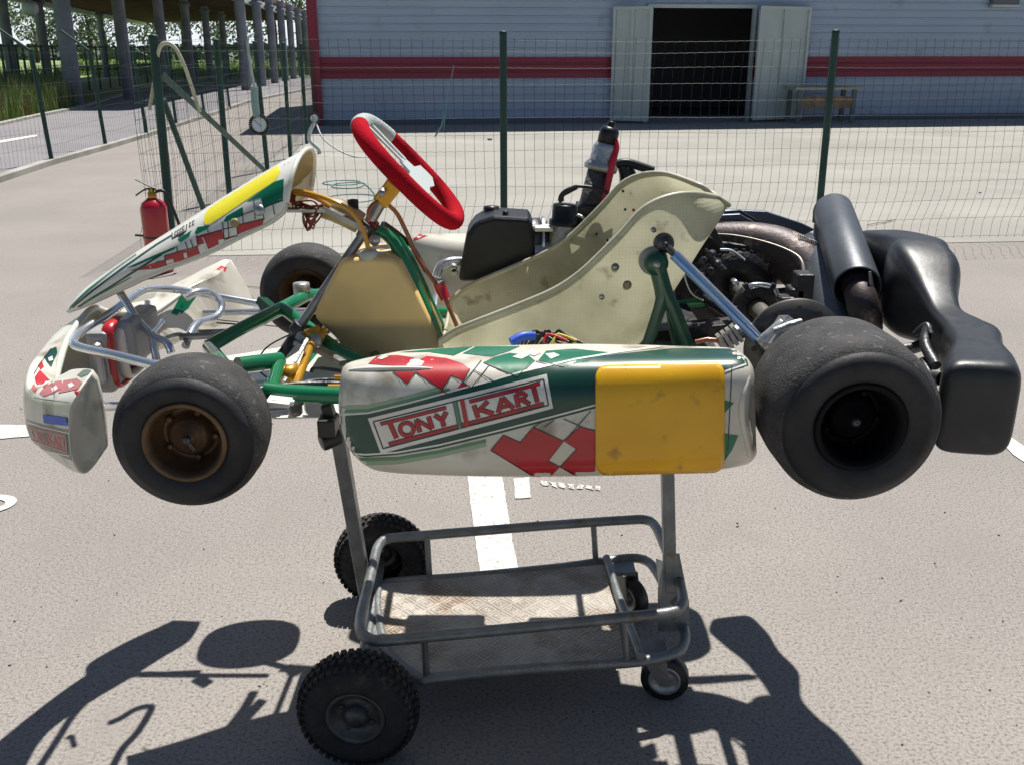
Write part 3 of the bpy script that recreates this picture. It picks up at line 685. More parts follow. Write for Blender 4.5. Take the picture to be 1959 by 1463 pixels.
# pale rod arched over the corner post
rp = [(286, 210, 7.4), (296, 150, 7.35), (304, 96, 7.3), (318, 83, 7.3), (335, 92, 7.3), (352, 125, 7.3), (366, 165, 7.35), (382, 215, 7.4)]
tag(MB().tube([W(*p) for p in rp], .014, seg=8).build('bent_rod', m_rope), 'pale yellow bendy rod arched over the fence corner post', 'rod')
# teal cable coils and loose wires on the ground and fence
k = MB(); P = []
for cx, cy, a, b in ((655, 352, .23, .1), (668, 357, .2, .12), (672, 382, .28, .14)):
    c = G(cx, cy); P += [c + Vector((math.cos(t * .785) * a, math.sin(t * .785) * b * 2.2, .012)) for t in range(9)]
k.tube(P, .006, seg=5)
tag(k.build('cable_coil', m_teal), 'thin teal cable lying in loose coils on the ground behind the fence', 'cable')
k = MB(); k.tube([onf(868, 125), onf(862, 160), onf(853, 205), onf(849, 250)], .004, seg=5); k.tube([onf(848, 215), onf(845, 240), onf(832, 262)], .006, seg=5)
tag(k.build('hanging_wire', m_teal), 'short loose wire hooked on the fence mesh left of the middle post', 'wire')
k = MB(); k.tube([G(420, 541, .01), G(520, 552, .01), G(640, 560, .01)], .004, seg=5); tag(k.build('ground_cord', m_rope), 'pale yellow cord lying on the asphalt beyond the front wheel', 'cord')
k = MB(); k.tube([G(1660, 430, .02), G(1712, 420, .02)], .006, seg=5); k.tube([G(1690, 426, .02), G(1706, 417, .03)], .004, seg=5); tag(k.build('twig', m_rope), 'small pale twig on the yard behind the fence at the right', 'twig')
k = MB()
for cx, cy, s, lb_ in ((937, 267, .05, 'small dark clod on the yard just left of the middle fence post'), (1875, 369, .02, 'tiny dark pebble on the yard at the far right')):
    k = MB(); k.ball(G(cx, cy, .02), s * .6, n=5, sc_=(1.6, 1, .6)); tag(k.build('dirt_clod', m_dark), lb_, 'clod')

# added glowing backdrop arc that whitens the low sky behind the fields
k = MB(); rr_ = []
for i in range(25):
    a = R(-62 + i * 3); rr_.append([Vector((math.sin(a) * 1100, math.cos(a) * 1100, h)) for h in (-30, 60, 160, 300)])
k.rings(rr_, closed_ring=False, cap=False)
m_skyglow = bpy.data.materials.new('sky_glow_backdrop'); m_skyglow.use_nodes = True; nn_ = m_skyglow.node_tree; nn_.nodes.clear()
e_ = nn_.nodes.new('ShaderNodeEmission'); e_.inputs[0].default_value = (.88, .94, 1, 1); e_.inputs[1].default_value = .85; o_ = nn_.nodes.new('ShaderNodeOutputMaterial'); nn_.links.new(e_.outputs[0], o_.inputs[0])
sk = k.build('sky', m_skyglow, fix=False); sk['kind'] = 'structure'
# =================================================================== GO KART
KC = 2.1
kart = thing('go_kart', (0, KC, .82), 'white green and red racing go kart with pale fibreglass seat raised on a trolley', 'go kart')
def mir(p): return Vector((p.x, 2 * KC - p.y, p.z))
def sub(o, par):      # sub-part under a part
    o.parent = par; o.matrix_parent_inverse = (Matrix.Translation(par.parent.location) if par.parent else Matrix.Identity(4)).inverted() @ Matrix.Identity(4)
    o.matrix_parent_inverse = par.matrix_parent_inverse.inverted() @ Matrix.Translation(-par.parent.location) if par.type == 'MESH' else o.matrix_parent_inverse
    # the mesh part sits at world identity, so the child keeps identity as well
    if par.type == 'MESH': o.matrix_parent_inverse = Matrix.Identity(4)
    return o
def part(mb, name, mats, par=None, **kw):
    par = par or kart
    o = mb.build(name, mats, None, **kw)
    if par.type == 'MESH': o.parent = par; o.matrix_parent_inverse = Matrix.Identity(4)
    else: setpar(o, par)
    return o
# ---------------------------------------------------------------- wheels
def kwheel(c, sgn, Rr, wdt, rr, rimm, label, dish=.05, rot=0.0, front=False):
    c = Vector(c); ax = Vector((math.sin(rot), sgn * math.cos(rot), 0))      # axis pointing inwards from the outer face
    e = bpy.data.objects.new('wheel', None); COL.objects.link(e); e.empty_display_size = .1; e.location = c - kart.location; e.parent = kart; e['label'] = label
    k = MB(); w_ = wdt
    pr = [(.014, rr - .002), (.004, rr + .006), (-.002, rr + .018), (-.006, (rr + Rr) / 2), (-.003, Rr - .028), (.004, Rr - .0165), (.006, Rr - .0168), (.0075, Rr - .0145), (.018, Rr - .006), (.035, Rr - .0015), (w_ / 2, Rr + .001), (w_ - .035, Rr - .0015), (w_ - .018, Rr - .006), (w_ - .004, Rr - .018), (w_ + .004, (rr + Rr) / 2), (w_ - .004, rr + .006), (w_ - .014, rr - .002)]
    mis = [0] * len(pr); 
    for i in range(7, 13): mis[i] = 1
    k.lathe(pr, c, ax, 72, mis=mis)
    o = k.build('tyre', [m_tyre, m_tread]); o.parent = e; o.matrix_parent_inverse = Matrix.Translation(-c)
    k = MB()
    k.lathe([(.016, rr), (.003, rr + .007), (.0, rr + .004), (.002, rr - .003), (.016, rr - .008), (dish * .8, rr - .012), (dish, rr - .018), (dish + .004, .045), (dish - .004, .04), (dish - .012, .034), (dish - .02, .03), (dish - .022, .012), (dish - .03, .011), (dish - .032, .001)], c, ax, 48)
    k.lathe([(dish, rr - .018), (w_ * .6, rr - .02), (w_ - .02, rr - .008), (w_ - .004, rr + .004)], c, ax, 48)
    for i in range(5):
        a = i / 5 * 6.283 + .4; u = Vector((0, 0, 1)); v = ax.cross(u)
        p = c + ax * (dish - .003) + (u * math.cos(a) + v * math.sin(a)) * .044
        k.lathe([(-.008, .001), (-.008, .006), (.004, .006)], p, ax, 6)
    o = k.build('rim', rimm); o.parent = e; o.matrix_parent_inverse = Matrix.Translation(-c)
    k = MB(); k.lathe([(-.004, .001), (-.004, .006), (0, .008), (.02, .008)], c + ax * (dish - .034), ax, 12)
    if front: k.bar(c + ax * (dish - .03) + Vector((-.003, 0, .002)), c + ax * (dish - .032) + Vector((.012, 0, -.02)), .003, .006)
    o = k.build('hub_nut', m_dsteel); o.parent = e; o.matrix_parent_inverse = Matrix.Translation(-c)
    return e
RX, RZ, FX, FZ = .549, .952, -.563, .872
kwheel((RX, 1.412, RZ - .013), 1, .138, .20, .067, m_blackrim, 'wide near rear wheel with scuffed tread', .06)
kwheel((RX, 2 * KC - 1.415, RZ), -1, .138, .20, .067, m_blackrim, 'wide far rear wheel', .06)
kwheel((FX + .002, 1.53, FZ - .008), 1, .1315, .138, .0665, m_bronze, 'near front wheel with a bronze brown rim', .05, R(-3), True)
kwheel((FX, 2 * KC - 1.535, FZ + .002), -1, .1285, .132, .0665, m_bronze, 'far front wheel with a bronze brown rim', .05, R(3), True)
# ---------------------------------------------------------------- frame
g = MB()
def tb(k, L_, r, mi=0, seg=12, n=6, smooth=True): k.tube([W(*p) if len(p) == 3 else Vector(p) for p in L_], r, n=n, seg=seg, mi=mi, smooth=smooth)
tb(g, [(398, 664, 2.0), (470, 625, 2.07), (540, 590, 2.16), (585, 566, 2.27)], .0155)          # front cross tube
tb(g, [(538, 588, 2.16), (600, 635, 2.05), (655, 675, 1.98), (720, 700, 1.96)], .0145)           # frame rail inwards
tb(g, [(505, 746, 1.70), (560, 752, 1.70), (660, 756, 1.70), (760, 757, 1.70)], .0165)       # near rail
g.tube([W(660, 756, 1.70), Vector((-.1, 1.72, .862)), Vector((.2, 1.80, .88)), Vector((.55, 1.82, .905)), Vector((.66, 1.85, .915))], .015)
g.tube([mir(W(520, 748, 1.70)), mir(W(660, 756, 1.72)), Vector((-.22, 2.42, .86)), Vector((.0, 2.39, .866)), Vector((.2, 2.38, .88)), Vector((.66, 2.36, .915))], .015)
tb(g, [(455, 700, 1.74), (500, 694, 1.78), (535, 690, 1.82)], .017)
g.tube([W(535, 690, 1.82), W(520, 748, 1.70)], .013, smooth=False)
g.tube([Vector((-.30, 1.72, .862)), Vector((-.30, 2.44, .862))], .013, smooth=False)
g.tube([Vector((.22, 1.80, .885)), Vector((.22, 2.40, .885))], .013, smooth=False)
g.tube([Vector((.64, 1.84, .915)), Vector((.64, 2.36, .915))], .013, smooth=False)
g.tube([W(400, 664, 2.0), W(430, 700, 1.76)], .0145, smooth=False)
g.tube([mir(W(535, 690, 1.82)), W(585, 566, 2.27)], .0145, smooth=False)
part(g, 'chassis_frame', m_kgreen)
g = MB()
tb(g, [(715, 440, 2.10), (742, 452, 2.10), (768, 490, 2.09), (800, 560, 2.08), (838, 650, 2.06), (850, 700, 2.05)], .0135)
tb(g, [(727, 432, 2.16), (757, 452, 2.16), (790, 510, 2.16), (822, 580, 2.16), (852, 650, 2.15), (862, 690, 2.15)], .0115)
part(g, 'steering_support', m_kgreen)
g = MB(); g.box(W(705, 440, 2.1), (.026, .04, .05), 0, Matrix.Rotation(R(35), 3, 'Y')); part(g, 'support_block', M('dark_red_block', (.25, .01, .012), .4), bevel=.006)
g = MB()
for px, py, r in ((720, 456, .012), (700, 437, .009)): g.lathe([(-.03, .001), (-.03, r), (-.022, r), (-.022, r * .5), (-.034, r * .5), (-.034, .001)], W(px, py, 2.1), (0, 1, 0), 16)
part(g, 'support_bolts', m_alu)
# kingpins, stub axles, track rods
for s in (0, 1):
    f = (lambda p: p) if s == 0 else mir
    g = MB(); kp_ = W(563, 760, 1.72)
    g.lathe([(-.035, .001), (-.035, .010), (-.03, .014), (-.012, .014), (-.012, .019), (.012, .019), (.014, .014), (.022, .012), (.024, .001)], f(kp_), (0, 0, 1), 16)
    g.tube([f(kp_ + Vector((0, 0, -.01))), f(Vector((FX, 1.66, FZ))), f(Vector((FX, 1.56, FZ)))], .011, smooth=False)
    g.bar(f(W(535, 757, 1.70)), f(W(552, 765, 1.71)), .03, .006)
    part(g, 'stub_axle', m_steel)
g = MB(); tb(g, [(520, 766, 1.66), (562, 770, 1.67)], .006, smooth=False); g.bar(W(514, 763, 1.67), W(558, 768, 1.67), .05, .008); part(g, 'kingpin_plate', m_whiteclean)
g = MB(); tb(g, [(563, 745, 1.74), (595, 660, 1.95)], .0085, smooth=False); tb(g, [(612, 650, 1.98), (620, 632, 2.0)], .0085, smooth=False)
g.tube([W(597, 655, 1.97), mir(W(563, 745, 1.74))], .0075, smooth=False); part(g, 'track_rod', m_gold)
g = MB(); g.lathe([(-.02, .001), (-.02, .019), (.02, .019), (.02, .001)], W(553, 716, 1.82), (1, .2, .1), 18); g.lathe([(-.016, .001), (-.016, .016), (.016, .016), (.016, .001)], W(600, 640, 2.0), (1, .2, .3), 16); part(g, 'brake_pump', m_gold)
g = MB()
g.bar(W(575, 640, 2.0), W(612, 668, 1.98), .035, .014); g.bar(W(570, 655, 1.98), W(600, 672, 1.96), .03, .01); g.lathe([(-.02, .001), (-.02, .012), (.02, .012), (.02, .001)], W(606, 657, 1.98), (0, 0, 1), 12)
g.bar(W(540, 735, 1.8), W(585, 655, 1.9), .03, .006); part(g, 'steering_arm', m_alu)
g = MB(); tb(g, [(480, 748, 1.69), (540, 738, 1.72), (600, 734, 1.74), (680, 735, 1.75)], .006); tb(g, [(545, 740, 1.73), (610, 728, 1.76), (670, 727, 1.76)], .005); tb(g, [(595, 712, 1.8), (603, 704, 1.8), (640, 708, 1.78), (680, 716, 1.77)], .004); part(g, 'brake_rod', m_dsteel)
g = MB(); tb(g, [(628, 741, 1.72), (665, 741, 1.72)], .0065, smooth=False); tb(g, [(640, 722, 1.74), (665, 722, 1.74)], .005, smooth=False); part(g, 'rod_sleeve', m_gold)
g = MB(); tb(g, [(415, 612, 2.2), (470, 618, 2.15), (520, 624, 2.1), (570, 628, 2.05)], .0012, seg=5); tb(g, [(555, 640, 2.0), (510, 665, 1.9), (492, 700, 1.82), (510, 722, 1.78)], .0018, seg=5); tb(g, [(415, 618, 2.2), (470, 622, 2.15)], .002, seg=5); part(g, 'throttle_cable', m_wire)
g = MB(); tb(g, [(475, 619, 2.12), (498, 622, 2.10)], .005, smooth=False); part(g, 'cable_adjuster', m_steel)
# frame end brackets
g = MB(); g.bar(W(568, 560, 2.27), W(592, 548, 2.28), .04, .012); g.lathe([(-.014, .001), (-.014, .02), (.014, .02), (.014, .001)], W(577, 553, 2.27), (0, 0, 1), 10); part(g, 'yoke_cap', m_alu)
g = MB(); tb(g, [(580, 566, 2.29), (600, 562, 2.35), (610, 580, 2.4)], .012); part(g, 'yoke', m_dsteel)
# steering column and wheel
hub = W(738, 372, KC); lowc = W(545, 668, KC - .06)
cdir = (hub - lowc).normalized(); cdir = Vector((cdir.x, 0, cdir.z)).normalized()
g = MB(); g.tube([lowc, W(620, 556, KC - .04), W(690, 456, KC - .01)], .0105, seg=14); g.tube([W(690, 455, KC - .01), hub], .0125, seg=14, smooth=False); part(g, 'steering_column', m_steel)
g = MB(); g.lathe([(-.012, .001), (-.012, .02), (.012, .02), (.012, .001)], W(573, 628, KC - .05), cdir, 16); part(g, 'column_clamp', m_dsteel, bevel=.002)
g = MB(); g.lathe([(-.012, .001), (-.012, .019), (.012, .019), (.012, .001)], W(703, 437, KC - .01), cdir, 16); part(g, 'column_clamp', m_dsteel, bevel=.002)
g = MB(); tb(g, [(572, 632, KC - .05), (548, 668, KC - .07), (520, 700, KC - .09)], .0115); part(g, 'column_foot', m_dsteel)
st = bpy.data.objects.new('steering_wheel', None); COL.objects.link(st); wc = W(782, 328, KC); st.location = wc - kart.location; st.parent = kart
n_ = cdir; eu = Vector((n_.z, 0, -n_.x)); ev = Vector((0, 1, 0))
e1 = W(693, 236, KC); e2 = W(872, 419, KC); RA_ = (e2 - e1).length / 2; wc2 = (e1 + e2) / 2; eu = (e2 - e1).normalized(); n_ = Vector((-eu.z, 0, eu.x)); n_ = n_ if n_.z > 0 else -n_
def sw(a, r=1.0, h=0.0):
    rx = RA_ * r; fy = .160 * r
    c, s_ = math.cos(a), math.sin(a)
    sq = (abs(c) ** 2.5 + abs(s_) ** 2.5) ** (-1 / 2.5)
    return wc2 + eu * c * sq * rx + ev * s_ * sq * fy * .94 + n_ * h
N = 96; rt = .0185
def ringpart(a0, a1, r, name, mt, ribs=False):
    g = MB(); P = [sw(a0 + (a1 - a0) * i / 40) for i in range(41)]
    g.tube(P, [r * (1 + (.03 * (i % 2) if ribs else 0)) for i in range(41)], seg=18, smooth=False)
    o = g.build(name, mt); o.parent = st; o.matrix_parent_inverse = Matrix.Translation(-wc); return o
# angle pi = upper front end (grey grip), 0 = lower end by the seat
ringpart(math.pi - .98, math.pi + .34, rt * 1.03, 'grip_cover', m_grip, True)
ringpart(math.pi + .33, 2 * math.pi + math.pi - .97, rt, 'grip', m_suede)
g = MB()
def pl(poly, h=0.0, th=.004): g.prism([wc2 + eu * u + ev * v + n_ * h for u, v in poly], n_ * th)
pl([(-.03, -.035), (.0, -.045), (.008, -.125), (.045, -.135), (.060, -.06), (.052, 0), (.060, .06), (.045, .135), (.008, .125), (.0, .045), (-.03, .035)], .004)
for q in (-1, 1): pl([(-.025, q * .014), (-.025, q * .030), (-RA_ + .012, q * .034), (-RA_ + .012, q * .020)], .006)
g.lathe([(-.006, .02), (-.006, .047), (-.001, .047), (-.001, .02)], wc2 + n_ * -.01, n_, 32, closed=True); g.lathe([(-.008, .001), (-.008, .026), (.004, .026), (.004, .001)], wc2 + n_ * -.01, n_, 24)
o = g.build('spokes', M('spoke_paint', (.66, .72, .69), .35, .2)); o.parent = st; o.matrix_parent_inverse = Matrix.Translation(-wc)
g = MB(); g.bar(W(728, 388, KC), W(757, 350, KC), .05, .036); o = part(g, 'wheel_boss', m_gold, bevel=.004)
g = MB(); g.lathe([(-.03, .001), (-.03, .007), (.03, .007), (.03, .001)], W(733, 366, KC - .03), (0, 1, .1), 10); part(g, 'boss_bolt', m_alu)
# ---------------------------------------------------------------- seat
prs = [((842, 652), (850, 640)), ((868, 634), (880, 672)), ((900, 620), (925, 700)), ((985, 587), (1020, 722)), ((1060, 555), (1110, 718)), ((1110, 522), (1172, 690)), ((1150, 485), (1225, 648)), ((1190, 445), (1262, 588)), ((1230, 401), (1305, 522)), ((1275, 378), (1342, 462)), ((1325, 371), (1372, 418)), ((1372, 378), (1393, 392))]
SC = KC + .012; YN = SC - .197; rg = []; 
NS = 33
hw = [.150, .165, .172, .178, .180, .180, .180, .180, .178, .170, .145, .075]
st_ = []
for (n1, b1), h in zip(prs, hw):
    h *= 1.09; Np = W(n1[0], n1[1], SC - h); Bp = W(b1[0], b1[1], KC - .02)
    st_.append((Np, Bp, h))
stN = smooth_path([s[0] for s in st_], 4); stB = smooth_path([s[1] for s in st_], 4); stH = [v.x for v in smooth_path([Vector((s[2], 0, 0)) for s in st_], 4)]
for Np, Bp, h in zip(stN, stB, stH):
    r_ = []
    for k_ in range(NS):
        phi = math.pi * k_ / (NS - 1); s_ = max(0, math.sin(phi)) ** .62; c_ = math.cos(phi); yy = SC - h * (abs(c_) ** .8) * (1 if c_ > 0 else -1)
        # walls stand slightly proud of the rim in the middle
        y_ = yy
        p = Vector((Np.x + (Bp.x - Np.x) * s_, y_, Np.z + (Bp.z - Np.z) * s_)); r_.append(p)
    rg.append(r_)
g = MB(); g.rings(rg, closed_ring=False, cap=False)
seat_bvh = bvh_of(g)
seat = part(g, 'seat', m_fibre, fix=True)
g = MB(); g.tube([r_[0] for r_ in rg] + [p for p in rg[-1][1:-1]] + [r_[-1] for r_ in rg[::-1]], .0062, n=1, seg=10, smooth=False); g.tube([p for p in rg[0]], .0045, seg=8, smooth=False); part(g, 'seat_rim', m_rimtape, seat)
# drill holes, bolts and stains on the seat
def spot(px, py, r, mt, nm, off=.0035):
    ry = ray(px, py).normalized(); h = seat_bvh.ray_cast(CAM, ry)
    if h[0] is None: return
    nn = h[1] if h[1].dot(ry) < 0 else -h[1]
    g = MB(); g.lathe([(0, .0001), (0, r), (-.004, r)], h[0] + nn * off, nn, 14); part(g, nm, mt, seat)
m_hole = M('hole', (.03, .028, .02), .9); m_stain = M('grease_stain', (.30, .26, .16), .6, dirt=(.10, .07, .04), ds=50, dt=.5)
for px, py in ((1192, 366), (1196, 401), (1141, 448), (1162, 460)): spot(px, py, .003, m_hole, 'bolt_hole')
spot(1212, 402, .0035, m_redpl, 'bolt_hole')
for px, py in ((1177, 511), (1151, 568), (1250, 440)): spot(px, py, .0055, m_steel, 'bolt_head', .004)
spot(1177, 511, .008, m_stain, 'washer_mark', .0022)
spot(1200, 545, .009, m_stain, 'washer_mark', .0022)
# side brackets: green forked support, washer, silver stay
g = MB(); c = W(1250, 500, YN - .012)
g.lathe([(-.006, .001), (-.006, .028), (0, .029), (.008, .029), (.008, .001)], c + Vector((0, 0, 0)), (0, 1, 0), 28); part(g, 'rubber_washer', M('worn_washer', (.36, .36, .33), .6, col2=(.2, .2, .2), vs=30))
g = MB(); a = W(1256, 505, YN - .03)
g.lathe([(-.008, .001), (-.008, .022), (0, .024), (.006, .024), (.006, .001)], a, (0, 1, 0), 24)
g.tube([a, W(1268, 560, YN - .028), W(1262, 590, YN - .03), W(1236, 668, YN - .03)], [.017, .0165, .013, .012], seg=12, flat=(.55, 1)); g.tube([a, W(1272, 560, YN - .028), W(1292, 600, YN - .03), W(1325, 690, YN - .03)], [.017, .0165, .014, .013], seg=12, flat=(.55, 1)); part(g, 'seat_support', m_dkgreen)
g = MB(); tb(g, [(1245, 640, 2.0), (1278, 545, 2.05), (1285, 600, 2.05), (1300, 690, 2.0)], .012); part(g, 'inner_support', m_dkgreen)
g = MB(); g.lathe([(-.012, .001), (-.012, .006), (-.006, .010), (0, .010)], a, (0, 1, 0), 6); part(g, 'support_bolt', m_steel)
g = MB(); g.tube([W(1290, 487, YN - .03), W(1455, 652, YN - .13)], .0115, seg=14, smooth=False); stay = part(g, 'seat_stay', m_skyreflect)
g = MB(); g.tube([W(1294, 484, YN - .034), W(1458, 648, YN - .134)], .0065, seg=10, smooth=False); part(g, 'stay_highlight', m_chrome, stay)  # thin bright tube standing in for the highlight along the stay
g = MB(); g.tube([W(1276, 472, YN - .025), W(1293, 490, YN - .03)], [.015, .013], seg=10, smooth=False, flat=(.5, 1)); g.lathe([(-.012, .001), (-.012, .014), (0, .020), (.01, .021)], W(1271, 467, YN - .012), (0, 1, 0), 20); g.lathe([(-.02, .001), (-.02, .007), (-.01, .007)], W(1271, 467, YN - .012), (0, 1, 0), 6); part(g, 'stay_end', m_dsteel)
g = MB(); g.tube([W(1450, 648, YN - .13), W(1474, 672, YN - .145)], [.0125, .017], seg=10, smooth=False, flat=(.7, 1)); part(g, 'stay_end', m_dsteel)
# ---------------------------------------------------------------- fuel tank
poly = [(648, 505), (655, 497), (700, 493), (748, 494), (765, 505), (800, 570), (838, 648), (846, 700), (690, 712), (668, 690), (642, 650), (604, 612), (600, 600), (605, 588)]
Y1, Y2 = 2.03, 2.20
F = [W(x, y, Y1) for x, y in poly]
tank_mat = tankmat(W(700, 618, Y1).z)
g = MB(); g.prism(F, (0, Y2 - Y1, 0)); tank = part(g, 'fuel_tank', tank_mat, bevel=.022, bseg=5)
for p in tank.data.polygons: p.use_smooth = True
c = W(706, 500, 2.05)
g = MB(); g.lathe([(-.02, .016), (0, .018), (.006, .020), (.02, .020), (.024, .016), (.026, .001)], c, (0, 0, 1), 20); part(g, 'fuel_cap', M('cap_plastic', (.55, .55, .50), .4), tank)
g = MB(); tb(g, [(706, 492, 2.05), (702, 465, 2.05), (690, 430, 2.05), (668, 402, 2.05), (630, 383, 2.06), (590, 370, 2.08), (562, 366, 2.1)], .0052); tb(g, [(555, 369, 2.1), (600, 378, 2.08), (632, 396, 2.08)], .0045); part(g, 'fuel_hose', m_hose)
g = MB(); tb(g, [(704, 425, 2.06), (706, 402, 2.06), (718, 388, 2.07), (735, 386, 2.1)], .0042); tb(g, [(738, 388, 2.12), (760, 410, 2.14), (780, 450, 2.15), (800, 495, 2.15), (835, 545, 2.14)], .005); tb(g, [(852, 572, 2.13), (868, 610, 2.12), (880, 640, 2.12)], .005); part(g, 'return_hose', m_rhose)
g = MB(); tb(g, [(838, 541, 2.14), (845, 556, 2.14), (853, 574, 2.13)], [.012, .0135, .011]); part(g, 'fuel_filter', m_ext)
g = MB(); tb(g, [(735, 428, 2.14), (765, 450, 2.16), (790, 475, 2.17), (815, 520, 2.17)], .0055); part(g, 'black_cable', m_wire)
# overflow bottle behind the front panel
g = MB(); tb(g, [(618, 397, 2.12), (650, 405, 2.12), (690, 428, 2.12)], [.024, .028, .024], seg=16); bt = part(g, 'overflow_bottle', m_cream, bevel=.003)
g = MB(); g.lathe([(0, .012), (.022, .012), (.024, .001)], W(676, 402, 2.12), (0, 0, 1), 14); part(g, 'bottle_cap', m_wire, bt)
g = MB(); g.bar(W(548, 402, 2.06), W(622, 402, 2.08), .035, .006); g.bar(W(618, 398, 2.08), W(700, 440, 2.08), .022, .012); part(g, 'panel_bracket', m_steel)
g = MB()
rl = random.Random(4)
for i in range(8):
    j = lambda v: rl.uniform(-v, v)
    tb(g, [(562 + j(4), 368 + j(3), 2.1 + j(.01)), (560 + j(10), 392 + j(8), 2.09 + j(.02)), (590 + j(14), 398 + j(14), 2.08 + j(.02)), (608 + j(8), 412 + j(8), 2.07 + j(.02)), (592 + j(8), 428 + j(14), 2.08 + j(.02)), (590 + j(10), 405 + j(6), 2.09 + j(.02)), (612 + j(8), 396 + j(8), 2.09)], .0020, seg=6)
part(g, 'wire_loom', m_brown)
# ---------------------------------------------------------------- front panel (fairing round the steering)
lowr = [(130, 597), (175, 580), (235, 553), (300, 523), (400, 484), (460, 454), (515, 427), (541, 407), (549, 388)]
uppr = [(131, 594), (152, 566), (185, 537), (268, 480), (345, 432), (425, 381), (490, 341), (548, 307), (590, 285)]
hws = [.012, .045, .065, .10, .125, .138, .14, .138, .130]
seq = []
for (l, u, h) in zip(lowr, uppr, hws): seq.append((W(l[0], l[1], KC - h), W(u[0], u[1], KC + (0.02 if h > .1 else 0)), Vector((h, 0, 0))))
sN = smooth_path([s[0] for s in seq], 5); sA = smooth_path([s[1] for s in seq], 5); sH = [v.x for v in smooth_path([s[2] for s in seq], 5)]
rg = []; NS = 37
for Np, Ap, h in zip(sN, sA, sH):
    r_ = []
    for i in range(NS):
        phi = math.pi * i / (NS - 1); s_ = max(0, math.sin(phi)) ** .75; c_ = math.cos(phi)
        r_.append(Vector((Np.x + (Ap.x - Np.x) * s_, KC - h * (abs(c_) ** .9) * (1 if c_ > 0 else -1), Np.z + (Ap.z - Np.z) * s_)))
    rg.append(r_)
g = MB(); g.rings(rg, closed_ring=False, cap=False); base = MB(); base.v = list(g.v); base.f = list(g.f); bv = bvh_of(base)
o = g.build('front_panel', [m_whiteclean, m_cream], kart, solid=.0035); fpanel = o
# material for the inner side of the shell
o.modifiers['solid'].offset = 0
g = MB(); g.rings([[p + Vector((.004, 0, -.003)) for p in r_] for r_ in rg], closed_ring=False, cap=False); part(g, 'inner_shell', m_cream, fpanel)
g = MB(); g.tube([p for p in rg[-1]], .005, seg=8, smooth=False); g.tube([r_[0] for r_ in rg], .0035, seg=8, smooth=False); g.tube([r_[-1] for r_ in rg], .0035, seg=8, smooth=False); part(g, 'panel_edge', m_whiteclean, fpanel)
D = MB()
def dec(polys, mi, off): 
    for p in polys: decal(D, bv, p, mi, off)
# 0 red 1 green 2 yellow 3 black 4 white 5 dark green 6 pale
dec([[(242, 514), (300, 488), (338, 472), (336, 477), (300, 493), (258, 511)], [(341, 460), (368, 442), (363, 454), (347, 465)], [(374, 446), (379, 436), (402, 432), (399, 439), (377, 450)], [(429, 424), (434, 415), (464, 398), (465, 414), (431, 426)], [(472, 388), (500, 368), (518, 356), (530, 348), (544, 344), (541, 384), (505, 400), (500, 380)]], 1, .0022)
dec([[(248, 519), (300, 502), (317, 498), (318, 508), (300, 514)], [(317, 491), (339, 483), (359, 479), (379, 472), (384, 485), (347, 499), (320, 506)], [(378, 454), (426, 441), (430, 458), (431, 462), (398, 477), (383, 474), (379, 466)], [(455, 432), (480, 425), (505, 420), (503, 430), (457, 448), (433, 460), (431, 455), (455, 450)]], 0, .0022)
dec([[(391, 426), (393, 413), (399, 403), (420, 388), (533, 319), (538, 330), (528, 348), (470, 386), (426, 416), (402, 431), (393, 431)]], 2, .0026)
dec([stroke([(140, 588), (180, 556), (235, 515), (300, 470), (330, 452)], 3.2), stroke([(150, 587), (200, 556), (250, 525), (310, 488)], 3.6)], 5, .0024)
dec([stroke([(133, 592), (170, 556), (220, 517), (262, 488)], 3), stroke([(158, 582), (210, 553), (252, 530)], 2)], 1, .0024)
dec([[(382, 469), (393, 466), (396, 477), (384, 479)], [(419, 459), (429, 457), (431, 463), (420, 467)], [(352, 485), (358, 483), (360, 492), (354, 494)], [(318, 499), (332, 495), (334, 501), (320, 505)], stroke([(389, 455), (394, 466), (399, 479)], 2.4)], 4, .0030)
dec([stroke(l, 1.6) for l in ([(465, 399), (466, 427)], [(487, 386), (489, 420)], [(503, 402), (506, 420)], [(523, 393), (526, 411)], [(465, 412), (506, 398), (542, 384)], [(427, 426), (430, 458)], [(437, 424), (439, 454)], [(429, 457), (455, 451)], [(428, 439), (455, 434)], [(399, 440), (400, 447)], [(378, 454), (427, 440)], [(454, 430), (456, 450)], [(455, 431), (505, 419)], [(377, 452), (380, 472)], [(366, 460), (371, 474)], [(356, 464), (361, 478)], [(317, 490), (379, 471)], [(316, 490), (320, 508)], [(340, 472), (341, 483)], [(300, 502), (317, 498)])], 3, .0032)
# small sponsor box: outlined letters along the ridge
dec([stroke([(331, 447), (331, 458)], 1.8), stroke([(331, 458), (358, 443)], 1.8), stroke([(358, 443), (359, 431)], 1.8), stroke([(343, 454), (355, 446)], 3.5)], 3, .0028)
for x, y in ((336, 447), (341, 444), (346, 441), (351, 437), (364, 430), (370, 427)): dec([stroke([(x, y + 6), (x + .5, y - 1)], 1.4), stroke([(x, y - 1), (x + 4, y - 3)], 1.3), stroke([(x, y + 6), (x + 4, y + 3)], 1.3)], 3, .0030)
dec([stroke([(535, 312), (541, 308), (541, 318)], 1.3), stroke([(545, 318), (549, 306), (553, 314)], 1.3)], 0, .0028)
pd = part(D, 'panel_stickers', [m_red, m_green, m_yellow, m_blackline, m_whiteclean, m_dgreen], fpanel, fix=False)
def onbv(bv_, px, py):
    ry = ray(px, py).normalized(); h = bv_.ray_cast(CAM, ry); return (h[0], h[1] if h[1].dot(ry) < 0 else -h[1]) if h[0] else None
